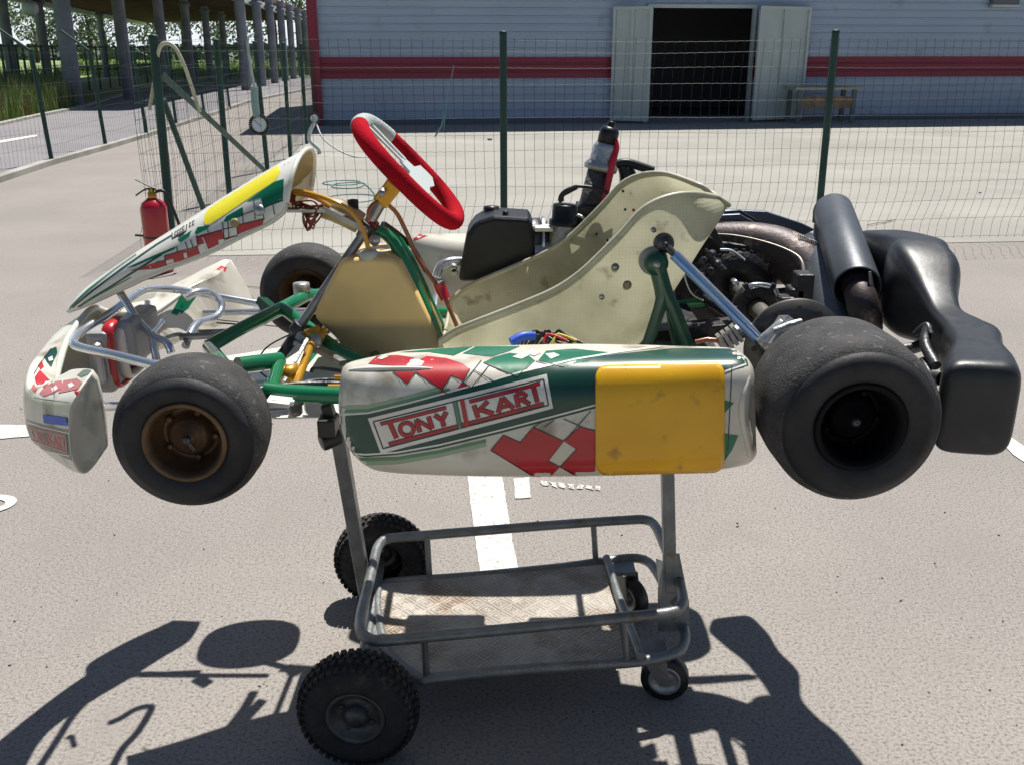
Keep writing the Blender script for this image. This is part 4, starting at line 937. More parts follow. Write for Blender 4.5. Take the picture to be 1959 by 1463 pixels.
for px, py, r, mt in ((497, 403, .012, m_steel), (450, 427, .010, m_cream)):
    q = onbv(bv, px, py)
    if q: g = MB(); g.lathe([(0, r), (.004, r * .95), (.007, r * .6), (.0075, .0005)], q[0], q[1], 18); part(g, 'panel_fastener', mt, fpanel)
# ---------------------------------------------------------------- side pods
stp = [(651, 790, 712, 1.500, 1.530, 714), (653, 812, 706, 1.492, 1.55, 706), (660, 845, 702, 1.480, 1.565, 700), (675, 871, 700, 1.474, 1.58, 694), (700, 889, 699, 1.470, 1.60, 686), (750, 901, 699, 1.468, 1.635, 672), (830, 908, 699, 1.466, 1.66, 664), (950, 912, 697, 1.464, 1.67, 659), (1100, 912, 691, 1.462, 1.672, 656), (1250, 908, 684, 1.46, 1.668, 661), (1340, 902, 680, 1.46, 1.66, 666), (1395, 895, 679, 1.46, 1.65, 668), (1425, 886, 681, 1.464, 1.63, 671), (1438, 874, 687, 1.475, 1.61, 680), (1443, 860, 700, 1.50, 1.59, 697)]
ve = smooth_path([Vector((a, b, c)) for a, b, c, d_, e_, f_ in stp], 4); vy = smooth_path([Vector((d_, e_, f_)) for a, b, c, d_, e_, f_ in stp], 4)
def podrings(mirror=False):
    out = []
    for p, q in zip(ve, vy):
        B_ = W(p.x, p.y + 17 * min(1, max(0, (p.x - 655) / 60)), q.x + .03); T_ = W(p.x, p.z, q.x); tilt = T_.z - W(p.x, q.z, q.y - .035).z; x0 = (B_.x + T_.x) / 2; yc, hy = (q.x + q.y) / 2, (q.y - q.x) / 2; zc, hz = (T_.z + B_.z) / 2, (T_.z - B_.z) / 2
        r_ = []
        for i in range(48):
            a = 2 * math.pi * i / 48; c_, s_ = math.cos(a), math.sin(a); e_ = 2 / 3.6
            y = yc + hy * math.copysign(abs(c_) ** e_, c_); z = zc + hz * math.copysign(abs(s_) ** (2 / 3.4), s_)
            x = x0 + (T_.x - B_.x) * (z - zc) / (2 * hz)
            t = (z - zc) / hz                                     # upper part a little crowned, lower front tucked in
            y += (.018 * max(0, -t) ** 2 + .012 * max(0, t) ** 3) * (1 if c_ < 0 else 0)
            wgt = max(0, (p.x - 1370) / 75); x += wgt * (-.014 * math.cos(t * math.pi * .5) ** 2 + .004)
            z -= tilt * (c_ + 1) / 2 * 1.15 * max(0, t)
            v = Vector((x, y, z)); v = mir(v) if mirror else v
            if mirror: v.y = 2.735 - (2.735 - v.y) * .78
            r_.append(v)
        out.append(r_)
    return out
rg = podrings(); g = MB(); g.rings(rg); pb_ = bvh_of(g); pod = part(g, 'side_pod', m_white); pod['label'] = 'near side pod with the red lettering panel'
D = MB()
def dec(polys, mi, off):
    for p in polys: decal(D, pb_, p, mi, off, 9.0)
band = [(649, 800), (652, 795), (705, 791), (780, 773), (880, 746), (1000, 714), (1100, 691), (1180, 678), (1290, 667), (1425, 668), (1431, 700), (1385, 712), (1300, 735), (1140, 780), (1060, 801), (960, 827), (840, 856), (760, 869), (700, 873), (667, 868), (655, 840)]
# 0 red 1 green 2 dark green 3 black 4 white 5 fade1 6 fade2 7 amber
dec([band], 2, .0008)
dec([stroke([(651, 786), (705, 784), (780, 766), (860, 745)], 6), stroke([(668, 878), (760, 876), (840, 863), (930, 842)], 6)], 5, .0006)
dec([stroke([(652, 779), (705, 778), (780, 760), (850, 741)], 8), stroke([(680, 886), (760, 883), (840, 870), (930, 849)], 8)], 6, .0005)
dec([stroke([(651, 793), (705, 789), (780, 771), (880, 744), (1000, 711), (1100, 688), (1180, 675), (1262, 664)], 3.2), stroke([(672, 866), (700, 868), (760, 864), (840, 850), (960, 821), (1060, 795), (1139, 774)], 3.2), stroke([(1386, 711), (1427, 697)], 3.2)], 4, .0011)
dec([[(704, 697), (721, 682), (760, 680), (792, 685), (777, 701)], [(794, 712), (800, 690), (816, 682), (854, 686), (885, 696), (899, 707), (887, 728), (863, 719), (846, 745)], [(751, 711), (796, 711), (779, 734)], [(884, 730), (899, 741), (872, 748)], [(844, 747), (855, 753), (833, 759)],
     [(939, 860), (963, 831), (995, 845), (1020, 816), (1078, 843), (1049, 880), (1071, 892), (1050, 914), (1018, 909)], [(1078, 841), (1110, 816), (1139, 822), (1139, 910), (1104, 912), (1071, 892), (1103, 858)]], 0, .0008)
dec([[(762, 675), (833, 668), (905, 664), (868, 681), (820, 674)], [(910, 664), (995, 663), (975, 672), (940, 683), (885, 677)], [(925, 694), (945, 684), (975, 676), (1010, 680), (1024, 691), (990, 721)], [(1030, 690), (1045, 672), (1100, 668), (1172, 676), (1130, 690), (1082, 701)], [(1385, 765), (1404, 770), (1385, 790)], [(1385, 828), (1412, 832), (1400, 860), (1386, 880)]], 1, .0008)
dec([[(777, 701), (786, 689), (799, 688), (812, 693), (806, 701)], [(721, 687), (733, 681), (744, 683), (730, 689)], [(980, 684), (1000, 675), (1016, 679), (998, 688)], [(1002, 676), (1018, 671), (1036, 676), (1022, 682)], [(1043, 678), (1060, 676), (1071, 681), (1054, 688)]], 4, .0013)
dec([stroke(l, 1.6) for l in ([(906, 708), (945, 730)], [(903, 740), (937, 698)], [(888, 731), (921, 690)], [(899, 706), (887, 728), (863, 719), (845, 746)], [(795, 712), (845, 746), (857, 754)], [(884, 730), (900, 741)], [(925, 694), (990, 721), (1015, 693)], [(1080, 702), (1025, 692)], [(751, 711), (779, 735), (797, 711)], [(939, 860), (1018, 908)], [(939, 860), (963, 831), (995, 845), (1020, 816), (1078, 843), (1049, 880), (1102, 907)], [(1071, 892), (1103, 858), (1078, 842), (1110, 815), (1139, 823)], [(1078, 800), (1112, 815)], [(1042, 816), (1060, 802)], [(1082, 840), (1130, 785)], [(1020, 816), (1038, 805)], [(1400, 700), (1392, 860)])], 3, .0014)
# lettering panel
Q = [(704, 799), (1046, 716), (1058, 780), (729, 866)]
qm = quadmap(Q)
def qpoly(pts): return [qm(u, v) for u, v in pts]
dec([qpoly([(0, 0), (1, 0), (1, 1), (0, 1)])], 4, .0016)
def qs(pts, wd, mi, off): dec([stroke([qm(u, v) for u, v in pts], wd)], mi, off)
for i_ in (.035,):
    for a_, b_ in (((.022, .12), (.978, .12)), ((.978, .12), (.978, .88)), ((.978, .88), (.022, .88)), ((.022, .88), (.022, .12))): qs([a_, b_], 2.4, 3, .0020)
def letters(pairs, off=.0024):
    for pts_, wd_ in pairs:
        qs(pts_, wd_ + 2.2, 3, off)
    for pts_, wd_ in pairs: qs(pts_, wd_, 0, off + .0004)
LT = []
LW = 7.4
LT += [([(.055, .225), (.425, .225)], 5.2), ([(.06, .80), (.955, .80)], 5.2), ([(.555, .225), (.955, .225)], 5.2)]
LT += [([(.105, .25), (.113, .70)], LW)]                                        # T
cx_, cy_, rx_, ry_ = .183, .53, .037, .175
for h_ in (0, 8): LT += [([(cx_ + rx_ * math.sin(t / 16 * 6.2832), cy_ - ry_ * math.cos(t / 16 * 6.2832)) for t in range(h_, h_ + 9)], LW * .85)]   # O
LT += [([(.247, .70), (.247, .34)], LW), ([(.247, .34), (.318, .70)], LW * .8), ([(.318, .70), (.318, .34)], LW)]          # N
LT += [([(.352, .34), (.384, .53)], LW), ([(.42, .34), (.384, .53)], LW), ([(.384, .53), (.384, .72)], LW)]          # Y
LT += [([(.575, .34), (.58, .72)], LW), ([(.655, .34), (.585, .55)], LW * .9), ([(.60, .50), (.67, .72)], LW)]     # K
LT += [([(.695, .72), (.735, .34)], LW), ([(.735, .34), (.785, .72)], LW), ([(.71, .60), (.765, .60)], LW * .7)]       # A
LT += [([(.812, .72), (.812, .34)], LW), ([(.812, .35), (.85, .36), (.868, .44), (.85, .52), (.812, .53)], LW * .85), ([(.84, .53), (.878, .72)], LW)]       # R
LT += [([(.915, .25), (.92, .72)], LW)]                                        # T
letters(LT)
qs([(.468, .88), (.480, .12)], 9, 2, .0030); qs([(.468, .88), (.480, .12)], 6, 5, .0034); qs([(.508, .88), (.52, .12)], 8.5, 0, .0034)
pst = part(D, 'pod_stickers', [m_red, m_green, m_dgreen, m_blackline, m_whiteclean, m_fade1, m_fade2], pod, fix=False)
# amber number plate
D = MB(); PL = []
x0, y0, x1, y1 = 1139, 700, 1385, 897; rad_ = 22
for cx_, cy_, a0 in ((x1 - rad_, y0 + rad_, -90), (x1 - rad_, y1 - rad_, 0), (x0 + rad_, y1 - rad_, 90), (x0 + rad_, y0 + rad_, 180)):
    for t in range(0, 91, 15):
        a_ = R(a0 + t); x_ = cx_ + rad_ * math.cos(a_); y_ = cy_ + rad_ * math.sin(a_); y_ += (1385 - x_) / 246 * 6; PL.append((x_, y_ - 4 if y_ < 780 else y_ + 1))
decal(D, pb_, PL, 0, .0036, 8.0); nb_ = part(D, 'number_plate', m_amber, pod, fix=False, solid=.003)
# moulded ridge and bolt blobs on the pod
def podtube(L_, r, name, mt):
    P = []
    for px, py in L_:
        q = onbv(pb_, px, py)
        if q: P.append(q[0] + q[1] * .0005)
    g = MB(); g.tube(P, r, seg=8); return part(g, name, mt, pod)
podtube([(668, 708), (700, 706), (760, 705), (800, 705), (828, 705)], [.0015, .0035, .004, .0035, .001], 'moulded_ridge', m_whiteclean)
podtube([(1428, 676), (1438, 690), (1434, 720), (1421, 760), (1420, 800), (1430, 850), (1432, 872)], [.002, .005, .006, .006, .006, .005, .002], 'rear_lip', m_white)
# far side pod
g = MB(); g.rings(podrings(True)); pf_ = bvh_of(g); pod2 = part(g, 'side_pod', m_white); pod2['label'] = 'far side pod partly hidden behind the seat and engine'
D = MB()
for p, mi in (([(786, 462), (800, 450), (835, 438), (850, 436), (838, 446), (800, 458)], 0), ([(842, 442), (856, 434), (884, 434), (870, 441)], 1), ([(884, 440), (905, 432), (930, 432), (915, 440)], 1), ([(852, 446), (866, 440), (876, 444), (862, 449)], 1)): decal(D, pf_, p, mi, .001, 6.0)
part(D, 'pod_stickers', [m_red, m_green], pod2, fix=False)
for a_, b_ in (((-.2, 1.71, .865), (-.2, 1.60, .90)), ((.3, 1.79, .89), (.3, 1.60, .91)), ((-.2, 2.43, .865), (-.2, 2.62, .90)), ((.3, 2.39, .89), (.3, 2.62, .91))):
    g = MB(); g.tube([Vector(a_), Vector(b_)], .009, smooth=False); part(g, 'pod_mount', m_chrome)
# ---------------------------------------------------------------- nose fairing (front bumper)
ST = []     # profiles from the rear bottom edge round the front to the rear top edge
ST.append([W(*p) for p in ((207, 852, 1.60), (168, 903, 1.565), (141, 888, 1.54), (131, 825, 1.53), (134, 772, 1.53), (155, 737, 1.56), (178, 707, 1.60))])
ST.append([W(*p) for p in ((196, 840, 1.63), (150, 900, 1.60), (112, 874, 1.585), (100, 818, 1.58), (104, 767, 1.585), (130, 731, 1.63), (158, 705, 1.67))])
ST.append([W(*p) for p in ((180, 815, 1.70), (130, 880, 1.67), (80, 858, 1.65), (64, 808, 1.655), (68, 757, 1.66), (98, 729, 1.71), (130, 710, 1.75))])
ST.append([W(*p) for p in ((165, 780, 1.79), (110, 850, 1.76), (60, 838, 1.74), (46, 785, 1.75), (50, 738, 1.76), (76, 738, 1.78), (112, 732, 1.83))])
ST.append([W(*p) for p in ((165, 755, 1.88), (110, 815, 1.86), (62, 805, 1.84), (50, 750, 1.85), (56, 702, 1.86), (78, 700, 1.87), (116, 694, 1.90))])
ST.append([W(*p) for p in ((175, 725, 1.99), (120, 775, 1.99), (75, 765, 1.98), (66, 720, 1.98), (76, 675, 1.985), (98, 655, 1.99), (136, 640, 2.0))])
ST.append([W(*p) for p in ((190, 700, 2.1), (140, 735, 2.1), (98, 727, 2.1), (88, 690, 2.1), (104, 645, 2.1), (132, 618, 2.1), (178, 590, 2.1))])
FR = [[mir(p) for p in q] for q in ST[5:2:-1]]
for i_, q_ in enumerate(FR): q_[0] = Vector((q_[6].x + .035 * i_, q_[0].y, .80))
for yy, f, bk_, t_, z_ in ((2.50, -.955, -.845, .908, .80), (2.57, -.915, -.80, .922, .80), (2.63, -.870, -.79, .937, .81), (2.675, -.83, -.79, .943, .82)):
    FR.append([Vector((x, yy, z)) for x, z in ((bk_ + .06, z_), ((f + bk_) / 2, z_ - .012), (f + .015, z_), (f, (z_ + t_) / 2), (f + .012, t_ - .02), ((f + bk_) / 2, t_), (bk_, t_))])
ST = ST + FR
up = [smooth_path(q, 5) for q in ST]; K_ = len(up[0])
cols_ = [smooth_path([q[i] for q in up], 5) for i in range(K_)]; rg = [[cols_[i][j] for i in range(K_)] for j in range(len(cols_[0]))]
g = MB(); g.rings(rg, closed_ring=False, cap=False); 
def capring(r0, extra, sgn):
    ring = list(r0) + extra; c = sum(ring, Vector()) / len(ring); out = []
    for s_, h in ((1, 0), (.975, .006), (.93, .009), (.86, .008), (.80, .002), (.4, .001), (.02, .001)): out.append([c + (p - c) * s_ + Vector((.35, -1 * sgn, 0)).normalized() * h for p in ring])
    return out
e0 = [W(188, 720, 1.605), W(198, 760, 1.61), W(205, 810, 1.61)]
g.rings(capring(rg[0], e0, 1), cap=False)
a_, b_ = rg[-1][-1], rg[-1][0]; g.rings(capring(rg[-1], [a_.lerp(b_, .3), a_.lerp(b_, .7)], -1), cap=False)
# closed rear walls of the two end blocks
for idx in (range(0, 14), range(len(rg) - 28, len(rg))):
    for i in list(idx)[:-1]: g.add([rg[i][0], rg[i][-1], rg[i + 1][-1], rg[i + 1][0]], [[0, 1, 2, 3]], 0, False)
nb = bvh_of(g); nose = part(g, 'nose_fairing', m_white)
g = MB(); g.tube([r_[-1] + Vector((-.003, 0, -.002)) for r_ in rg[13:-13]], [.003, .0075, .0075, .0075, .0075, .0075, .003], n=1, seg=10, smooth=False); part(g, 'fairing_lip', m_whiteclean, nose)
D = MB()
def dec(polys, mi, off, step=6.0):
    for p in polys: decal(D, nb, p, mi, off, step)
dec([[(50, 800), (60, 805), (95, 815), (131, 822), (133, 832), (138, 880), (128, 876), (90, 858), (62, 846), (50, 820)]], 2, .0008)
dec([stroke([(52, 806), (80, 816), (132, 828)], 2), stroke([(64, 848), (90, 862), (138, 872)], 2.2)], 4, .0012)
nq = quadmap([(53, 812), (128, 829), (131, 868), (62, 842)])
dec([[nq(0, 0), nq(.5, 0), nq(1, 0), nq(1, 1), nq(.5, 1), nq(0, 1)]], 6, .0014)
def ns(pts_, wd_, mi=0, off=.002): dec([stroke([nq(u, v) for u, v in pts_], wd_)], mi, off, 4.0)
ns([(.03, .1), (.97, .1)], 1.8); ns([(.03, .9), (.97, .9)], 1.8)
L2 = [[(.08, .25), (.10, .78)], [(.03, .24), (.15, .24)], [(.20, .3), (.17, .5), (.20, .75), (.24, .5), (.20, .3)], [(.28, .78), (.28, .28), (.34, .78), (.34, .28)], [(.37, .28), (.40, .5), (.43, .28)], [(.40, .5), (.40, .78)],
      [(.52, .22), (.52, .8)], [(.60, .25), (.53, .5), (.62, .8)], [(.65, .8), (.69, .24), (.74, .8)], [(.66, .62), (.73, .62)], [(.78, .8), (.78, .24), (.84, .3), (.84, .48), (.78, .52), (.85, .8)], [(.88, .24), (.97, .24)], [(.92, .24), (.93, .8)]]
for l in L2: ns(l, 2.4)
ns([(.46, .12), (.47, .88)], 2.2, 2)
dec([[(84, 792), (129, 798), (132, 814), (86, 808)]], 5, .0022)
dec([stroke([(66, 760), (84, 764), (133, 770)], 1.2), stroke([(100, 730), (106, 760)], 1.0), stroke([(64, 716), (72, 704), (98, 668)], 1.2)], 3, .0016)
dec([[(60, 742), (64, 734), (72, 744), (68, 752)], [(142, 748), (152, 744), (156, 750), (146, 756)]], 0, .0009)
dec([[(66, 722), (76, 708), (86, 718), (104, 738), (98, 752), (88, 740), (76, 742), (68, 732)], [(72, 700), (80, 690), (84, 702), (78, 708)], [(76, 752), (84, 742), (98, 738), (106, 730), (118, 728), (122, 740), (104, 752), (84, 758)], [(122, 728), (148, 724), (158, 732), (150, 744), (124, 750), (112, 752), (118, 742)]], 0, .0009)
dec([[(84, 684), (98, 668), (108, 664), (110, 676), (104, 688), (98, 704), (90, 694)], [(148, 718), (160, 708), (176, 706), (174, 714), (156, 722)]], 2, .0009)
dec([[(90, 728), (96, 722), (100, 732), (94, 738)], [(98, 744), (108, 738), (112, 744), (102, 750)], [(130, 736), (138, 732), (144, 738), (134, 743)], [(92, 686), (100, 682), (102, 690), (94, 692)]], 4, .0014)
dec([[(327, 600), (342, 572), (352, 560), (366, 552), (360, 566), (350, 590), (338, 604)], [(342, 590), (352, 574), (372, 556), (376, 566), (360, 590), (346, 602)]], 1, .0009)
dec([[(414, 516), (424, 509), (434, 512), (430, 520)]], 0, .001)
part(D, 'nose_stickers', [m_red, m_green, m_dgreen, m_blackline, m_whiteclean, m_blue, M('faded_panel', (.42, .32, .28), .5)], nose, fix=False)
# inner mounting plates with the red strap
g = MB(); g.box(W(208, 682, 1.98), (.05, .10, .135)); g.box(W(262, 640, 2.05), (.05, .16, .10)); part(g, 'mounting_box', M('grey_inner_plastic', (.34, .34, .33), .5), bevel=.012)
def loop(cpx, cpy, Y, hy, hz, r, name, mt, x=0):
    c = W(cpx, cpy, Y) + Vector((x, 0, 0)); P = []
    for i in range(32):
        t = 2 * math.pi * i / 32; c_, s_ = math.cos(t), math.sin(t); P.append(c + Vector((0, hy * math.copysign(abs(c_) ** .45, c_), hz * math.copysign(abs(s_) ** .45, s_))))
    g = MB(); g.tube(P, r, n=1, seg=8, closed=True, smooth=False, flat=(.7, 1.6)); return part(g, name, mt)
loop(228, 672, 1.99, .052, .068, .0085, 'red_strap', m_red)
loop(250, 660, 2.02, .050, .062, .008, 'white_bracket', m_whiteclean)
g = MB(); g.box(W(197, 690, 1.94), (.02, .06, .09)); part(g, 'grey_plate', m_alu, bevel=.012)
# chrome bumper bars
g = MB()
tb(g, [(345, 712, 1.72), (300, 700, 1.75), (220, 680, 1.80), (160, 667, 1.86), (141, 655, 1.90), (160, 632, 1.98), (210, 600, 2.08), (262, 563, 2.24), (290, 554, 2.34), (330, 554, 2.42), (385, 562, 2.47), (440, 572, 2.47), (505, 583, 2.47)], .0095, seg=12)
part(g, 'front_bumper_bar', m_chrome)
g = MB(); tb(g, [(228, 557, 2.06), (262, 610, 2.03), (292, 642, 2.0), (318, 655, 1.98), (328, 676, 1.97)], .0085); tb(g, [(292, 642, 2.0), (295, 665, 1.99), (300, 690, 1.98)], .0085); tb(g, [(290, 638, 2.0), (310, 615, 2.1)], .006); part(g, 'panel_stay', m_chrome)
g = MB(); tb(g, [(282, 575, 2.25), (283, 600, 2.24), (288, 620, 2.2)], .007); part(g, 'panel_stay', m_chrome)
g = MB(); tb(g, [(355, 570, 2.3), (375, 560, 2.32), (400, 560, 2.35), (422, 578, 2.35), (420, 600, 2.32), (402, 612, 2.25), (380, 618, 2.2), (366, 635, 2.15), (355, 662, 2.1)], .0095); part(g, 'pedal', m_chrome)
for f_ in (lambda p: p, mir):
    g = MB(); g.tube([f_(W(180, 777, 1.75)), f_(W(505, 772, 1.75))], .0088, smooth=False); part(g, 'lower_bumper_bar', m_chrome)
g = MB(); tb(g, [(345, 645, 2.1), (400, 642, 2.1), (450, 632, 2.12)], .0085); tb(g, [(380, 636, 2.1), (432, 634, 2.12)], .006); tb(g, [(310, 650, 2.05), (345, 640, 2.1), (360, 660, 2.08)], .005); part(g, 'brake_pedal_rod', m_steel)
g = MB(); g.bar(W(500, 575, 2.45), W(520, 592, 2.42), .03, .02); g.lathe([(-.01, .001), (-.01, .012), (.01, .012), (.01, .001)], W(505, 584, 2.44), (0, 1, 0), 12); part(g, 'bar_clamp', m_dkgreen)
# floor tray
def zq(px, py, z): return G(px, py, z)
zt_ = .852
g = MB(); P = [G(375, 692, .816), G(470, 678, .818), G(560, 663, .82), G(640, 652, .822), Vector((-.25, 2.34, .83)), Vector((.02, 2.34, .835)), Vector((.02, 1.76, .835)), Vector((-.46, 1.76, .82)), Vector((-.60, 1.82, .818))]; g.prism(P, (0, 0, .003)); tray = part(g, 'floor_tray', m_whiteclean)
D = MB(); tbv = bvh_of(g)
for p, mi in (([(560, 716), (600, 674), (610, 674), (576, 716)], 1), ([(490, 728), (560, 726), (560, 732), (484, 734)], 1), ([(632, 690), (657, 690), (657, 693), (632, 693)], 0), ([(628, 707), (655, 707), (655, 710), (628, 710)], 0), (stroke([(634, 695), (630, 706)], 3), 0), (stroke([(656, 694), (653, 706)], 3), 0), (stroke([(640, 698), (646, 695), (650, 699), (645, 704), (639, 702)], 2.2), 0), (stroke([(606, 714), (622, 684)], 2), 3)): decal(D, tbv, p, mi, .001, 6.0)
part(D, 'tray_stickers', [m_red, m_green, m_green, m_blackline], tray, fix=False)
g = MB(); g.bar(W(610, 668, 1.95), W(655, 695, 1.9), .02, .012); part(g, 'tray_clip', m_steel)
# wiring bundle on top of the pod
g = MB()
for i, (c_) in enumerate(range(9)):
    q = i * 7; tb(g, [(990 + q, 660, 1.74 + i * .004), (1005 + q * 1.1, 642 - (i % 3) * 4, 1.75), (1030 + q * .8, 636 + (i % 4) * 3, 1.76), (1060 + q, 652 + (i % 3) * 3, 1.74)], .0028, seg=6)
part(g, 'wire_bundle', m_wire)
g = MB(); tb(g, [(978, 655, 1.73), (1000, 644, 1.74), (1022, 643, 1.75)], .009); part(g, 'blue_tape_wrap', m_blue)
for dx_, mt in ((0, m_redpl), (18, M('yellow_wire', (.6, .5, .05), .4))):
    g = MB(); tb(g, [(1040 + dx_, 655, 1.73), (1050 + dx_, 640, 1.74), (1085 + dx_, 652, 1.73)], .0026, seg=6); part(g, 'coloured_wire', mt)
# ---------------------------------------------------------------- engine and intake, far side
YE = 2.40
poly = [(882, 500), (892, 448), (905, 430), (918, 422), (945, 414), (1010, 418), (1018, 424), (1030, 500), (1032, 540), (876, 540)]
g = MB(); g.prism([W(x, y, 2.34) for x, y in poly], (0, .15, 0)); ab = part(g, 'air_box', m_black, bevel=.012, bseg=3)
g = MB(); g.lathe([(-.02, .02), (.014, .02), (.016, .001)], W(940, 406, 2.46), (0, 0, 1), 16); part(g, 'intake_pipe', m_wire, ab)
g = MB(); g.lathe([(-.01, .008), (.02, .008), (.021, .001)], W(967, 420, 2.37), (0, 0, 1), 10); part(g, 'intake_pipe', m_wire, ab)
g = MB(); P0 = W(1018, 465, 2.405); g.lathe([(0, .062), (.02, .062), (.022, .055), (.035, .055), (.04, .048), (.05, .048), (.052, .040), (.09, .040)], P0, (1, 0, 0), 28); part(g, 'intake_sleeve', m_dsteel)
g = MB(); g.lathe([(.024, .0665), (.030, .0665)], P0, (1, 0, 0), 28); g.lathe([(.056, .05), (.066, .05)], P0, (1, 0, 0), 28); part(g, 'hose_clamp', m_chrome)
g = MB(); g.box(W(1040, 436, 2.36), (.045, .06, .01)); part(g, 'white_gasket', m_whiteclean, bevel=.003)
c = W(1078, 440, 2.36)
g = MB(); g.lathe([(-.08, .03), (-.05, .034), (-.01, .034), (.0, .030), (.02, .030)], c, (.05, 0, 1), 22); g.lathe([(-.05, .026), (.05, .026)], c + Vector((-.02, 0, -.055)), (1, 0, 0), 18); g.tube([c + Vector((.03, -.02, -.02)), c + Vector((.06, -.03, -.06))], .009, smooth=False); cb = part(g, 'carburettor', m_alu)
g = MB(); g.lathe([(0, .036), (.012, .036), (.014, .030), (.045, .030), (.05, .028), (.052, .001)], c + Vector((0, 0, .012)), (.05, 0, 1), 22); part(g, 'carburettor_cap', m_black, cb)
g = MB(); tb(g, [(1072, 388, 2.36), (1074, 375, 2.36), (1090, 362, 2.36), (1108, 357, 2.36), (1145, 362, 2.36), (1180, 380, 2.34)], .0042); part(g, 'throttle_cable', m_wire)
g = MB(); tb(g, [(1073, 385, 2.36), (1075, 374, 2.36), (1086, 366, 2.36), (1104, 358, 2.36)], [.008, .0065, .0075, .006]); part(g, 'cable_boot', m_wire)
# tall slanted exhaust/cylinder body
a = W(1120, 440, 2.42); b = W(1150, 318, 2.42); ax = (b - a).normalized(); L_ = (b - a).length
g = MB(); g.lathe([(-.08, .001), (-.08, .034), (L_, .030), (L_, .001)], a, ax, 26); cy = part(g, 'slanted_cylinder', M('scuffed_black', (.05, .05, .052), .55, .3, col2=(.13, .12, .115), vs=16, bump=.6, bs=130))
g = MB(); g.lathe([(-.01, .001), (-.01, .040), (0, .042), (.008, .036), (.012, .032), (.045, .031), (.055, .026), (.06, .001)], b, ax, 26); part(g, 'alloy_collar', m_alu, cy)
g = MB(); g.lathe([(.05, .001), (.05, .024), (.085, .024), (.095, .018), (.097, .001)], b, ax, 22); g.lathe([(.09, .001), (.09, .010), (.108, .010), (.109, .001)], b, ax, 12); part(g, 'black_cap', m_black, cy)
g = MB(); tb(g, [(1163, 270, 2.42), (1176, 267, 2.41), (1180, 282, 2.40), (1174, 305, 2.39), (1168, 330, 2.385), (1158, 375, 2.38), (1146, 410, 2.38), (1130, 440, 2.38)], [.004, .005, .0065, .0085, .0085, .0075, .006, .005]); part(g, 'red_lead', m_redpl)
# radiator hose / shell bracket behind the seat
g = MB(); tb(g, [(1175, 316, 2.46), (1195, 312, 2.46), (1215, 316, 2.46), (1250, 328, 2.46)], .011); tb(g, [(1190, 318, 2.46), (1195, 345, 2.46), (1185, 380, 2.46)], .012); tb(g, [(1200, 322, 2.48), (1212, 345, 2.48)], .014); part(g, 'coolant_hose', m_black)
g = MB(); g.box(Vector((.26, 2.40, .98)), (.18, .11, .14)); g.lathe([(-.06, .001), (-.06, .065), (.06, .065), (.06, .001)], Vector((.24, 2.40, 1.02)), (0, 1, 0), 24)
for i in range(6): g.box(Vector((.20, 2.41, 1.03 + i * .017)), (.11, .10, .007))
g.box(Vector((.20, 2.41, 1.07)), (.08, .08, .14)); g.tube([W(1110, 500, 2.40), W(1130, 450, 2.40), W(1135, 430, 2.4)], .03); part(g, 'engine_block', m_engine, bevel=.004)
g = MB(); tb(g, [(835, 530, 2.33), (843, 510, 2.34), (862, 501, 2.35), (890, 500, 2.37)], .0115); part(g, 'chrome_pipe', m_chrome)
g = MB()
for px, py in ((868, 512), (870, 520)): g.lathe([(-.012, .001), (-.012, .009), (.012, .009), (.012, .001)], W(px, py, 2.30), (0, 1, 0), 8)
tb(g, [(1105, 412, 2.35), (1118, 420, 2.34), (1122, 445, 2.33)], .004); tb(g, [(1100, 445, 2.34), (1118, 455, 2.33), (1116, 470, 2.32)], .006); part(g, 'small_fittings', m_alu)
# ---------------------------------------------------------------- rear: axle, disc, chain case
g = MB(); g.tube([Vector((RX, 1.48, RZ)), Vector((RX, 2.75, RZ))], .0205, seg=20, smooth=False); part(g, 'rear_axle', M('dull_axle', (.24, .225, .20), .42, .5, col2=(.17, .155, .135), vs=20, bump=.2))
g = MB(); dc = Vector((RX, 1.80, RZ)); g.lathe([(-.005, .028), (-.005, .098), (.005, .098), (.005, .028)], dc, (0, 1, 0), 56, closed=True)
for i in range(12):
    a_ = i / 12 * 6.283; g.lathe([(-.0065, .001), (-.0065, .006)], dc + Vector((math.cos(a_) * .08, 0, math.sin(a_) * .08)), (0, 1, 0), 8)
g.lathe([(-.03, .028), (-.03, .040), (.015, .040), (.015, .028)], dc, (0, 1, 0), 24); part(g, 'brake_disc', M('disc_iron', (.07, .068, .066), .45, .6, col2=(.12, .11, .10), vs=16))
g = MB(); g.bar(W(1478, 668, 1.74), W(1512, 612, 1.76), .04, .035); g.lathe([(-.03, .001), (-.03, .014), (.03, .014), (.03, .001)], W(1478, 640, 1.75), (.7, 0, .7), 14)
g.tube([W(1480, 634, 1.72), W(1510, 622, 1.72), W(1532, 616, 1.73)], .007, smooth=False); part(g, 'brake_caliper', m_alu, bevel=.004)
for yb in (2.12, 1.86, 2.40):
    g = MB(); c = Vector((RX, yb, RZ)); g.lathe([(-.022, .023), (-.022, .046), (-.012, .052), (.012, .052), (.022, .046), (.022, .023)], c, (0, 1, 0), 28, closed=True)
    for i in range(6): a_ = i * 1.047; g.bar(c + Vector((math.cos(a_) * .045, -.02, math.sin(a_) * .045)), c + Vector((math.cos(a_) * .066, -.02, math.sin(a_) * .066)), .014, .012)
    g.bar(c + Vector((0, 0, -.05)), c + Vector((.0, 0, -.07)), .04, .09); part(g, 'bearing_carrier', m_engine, bevel=.002)
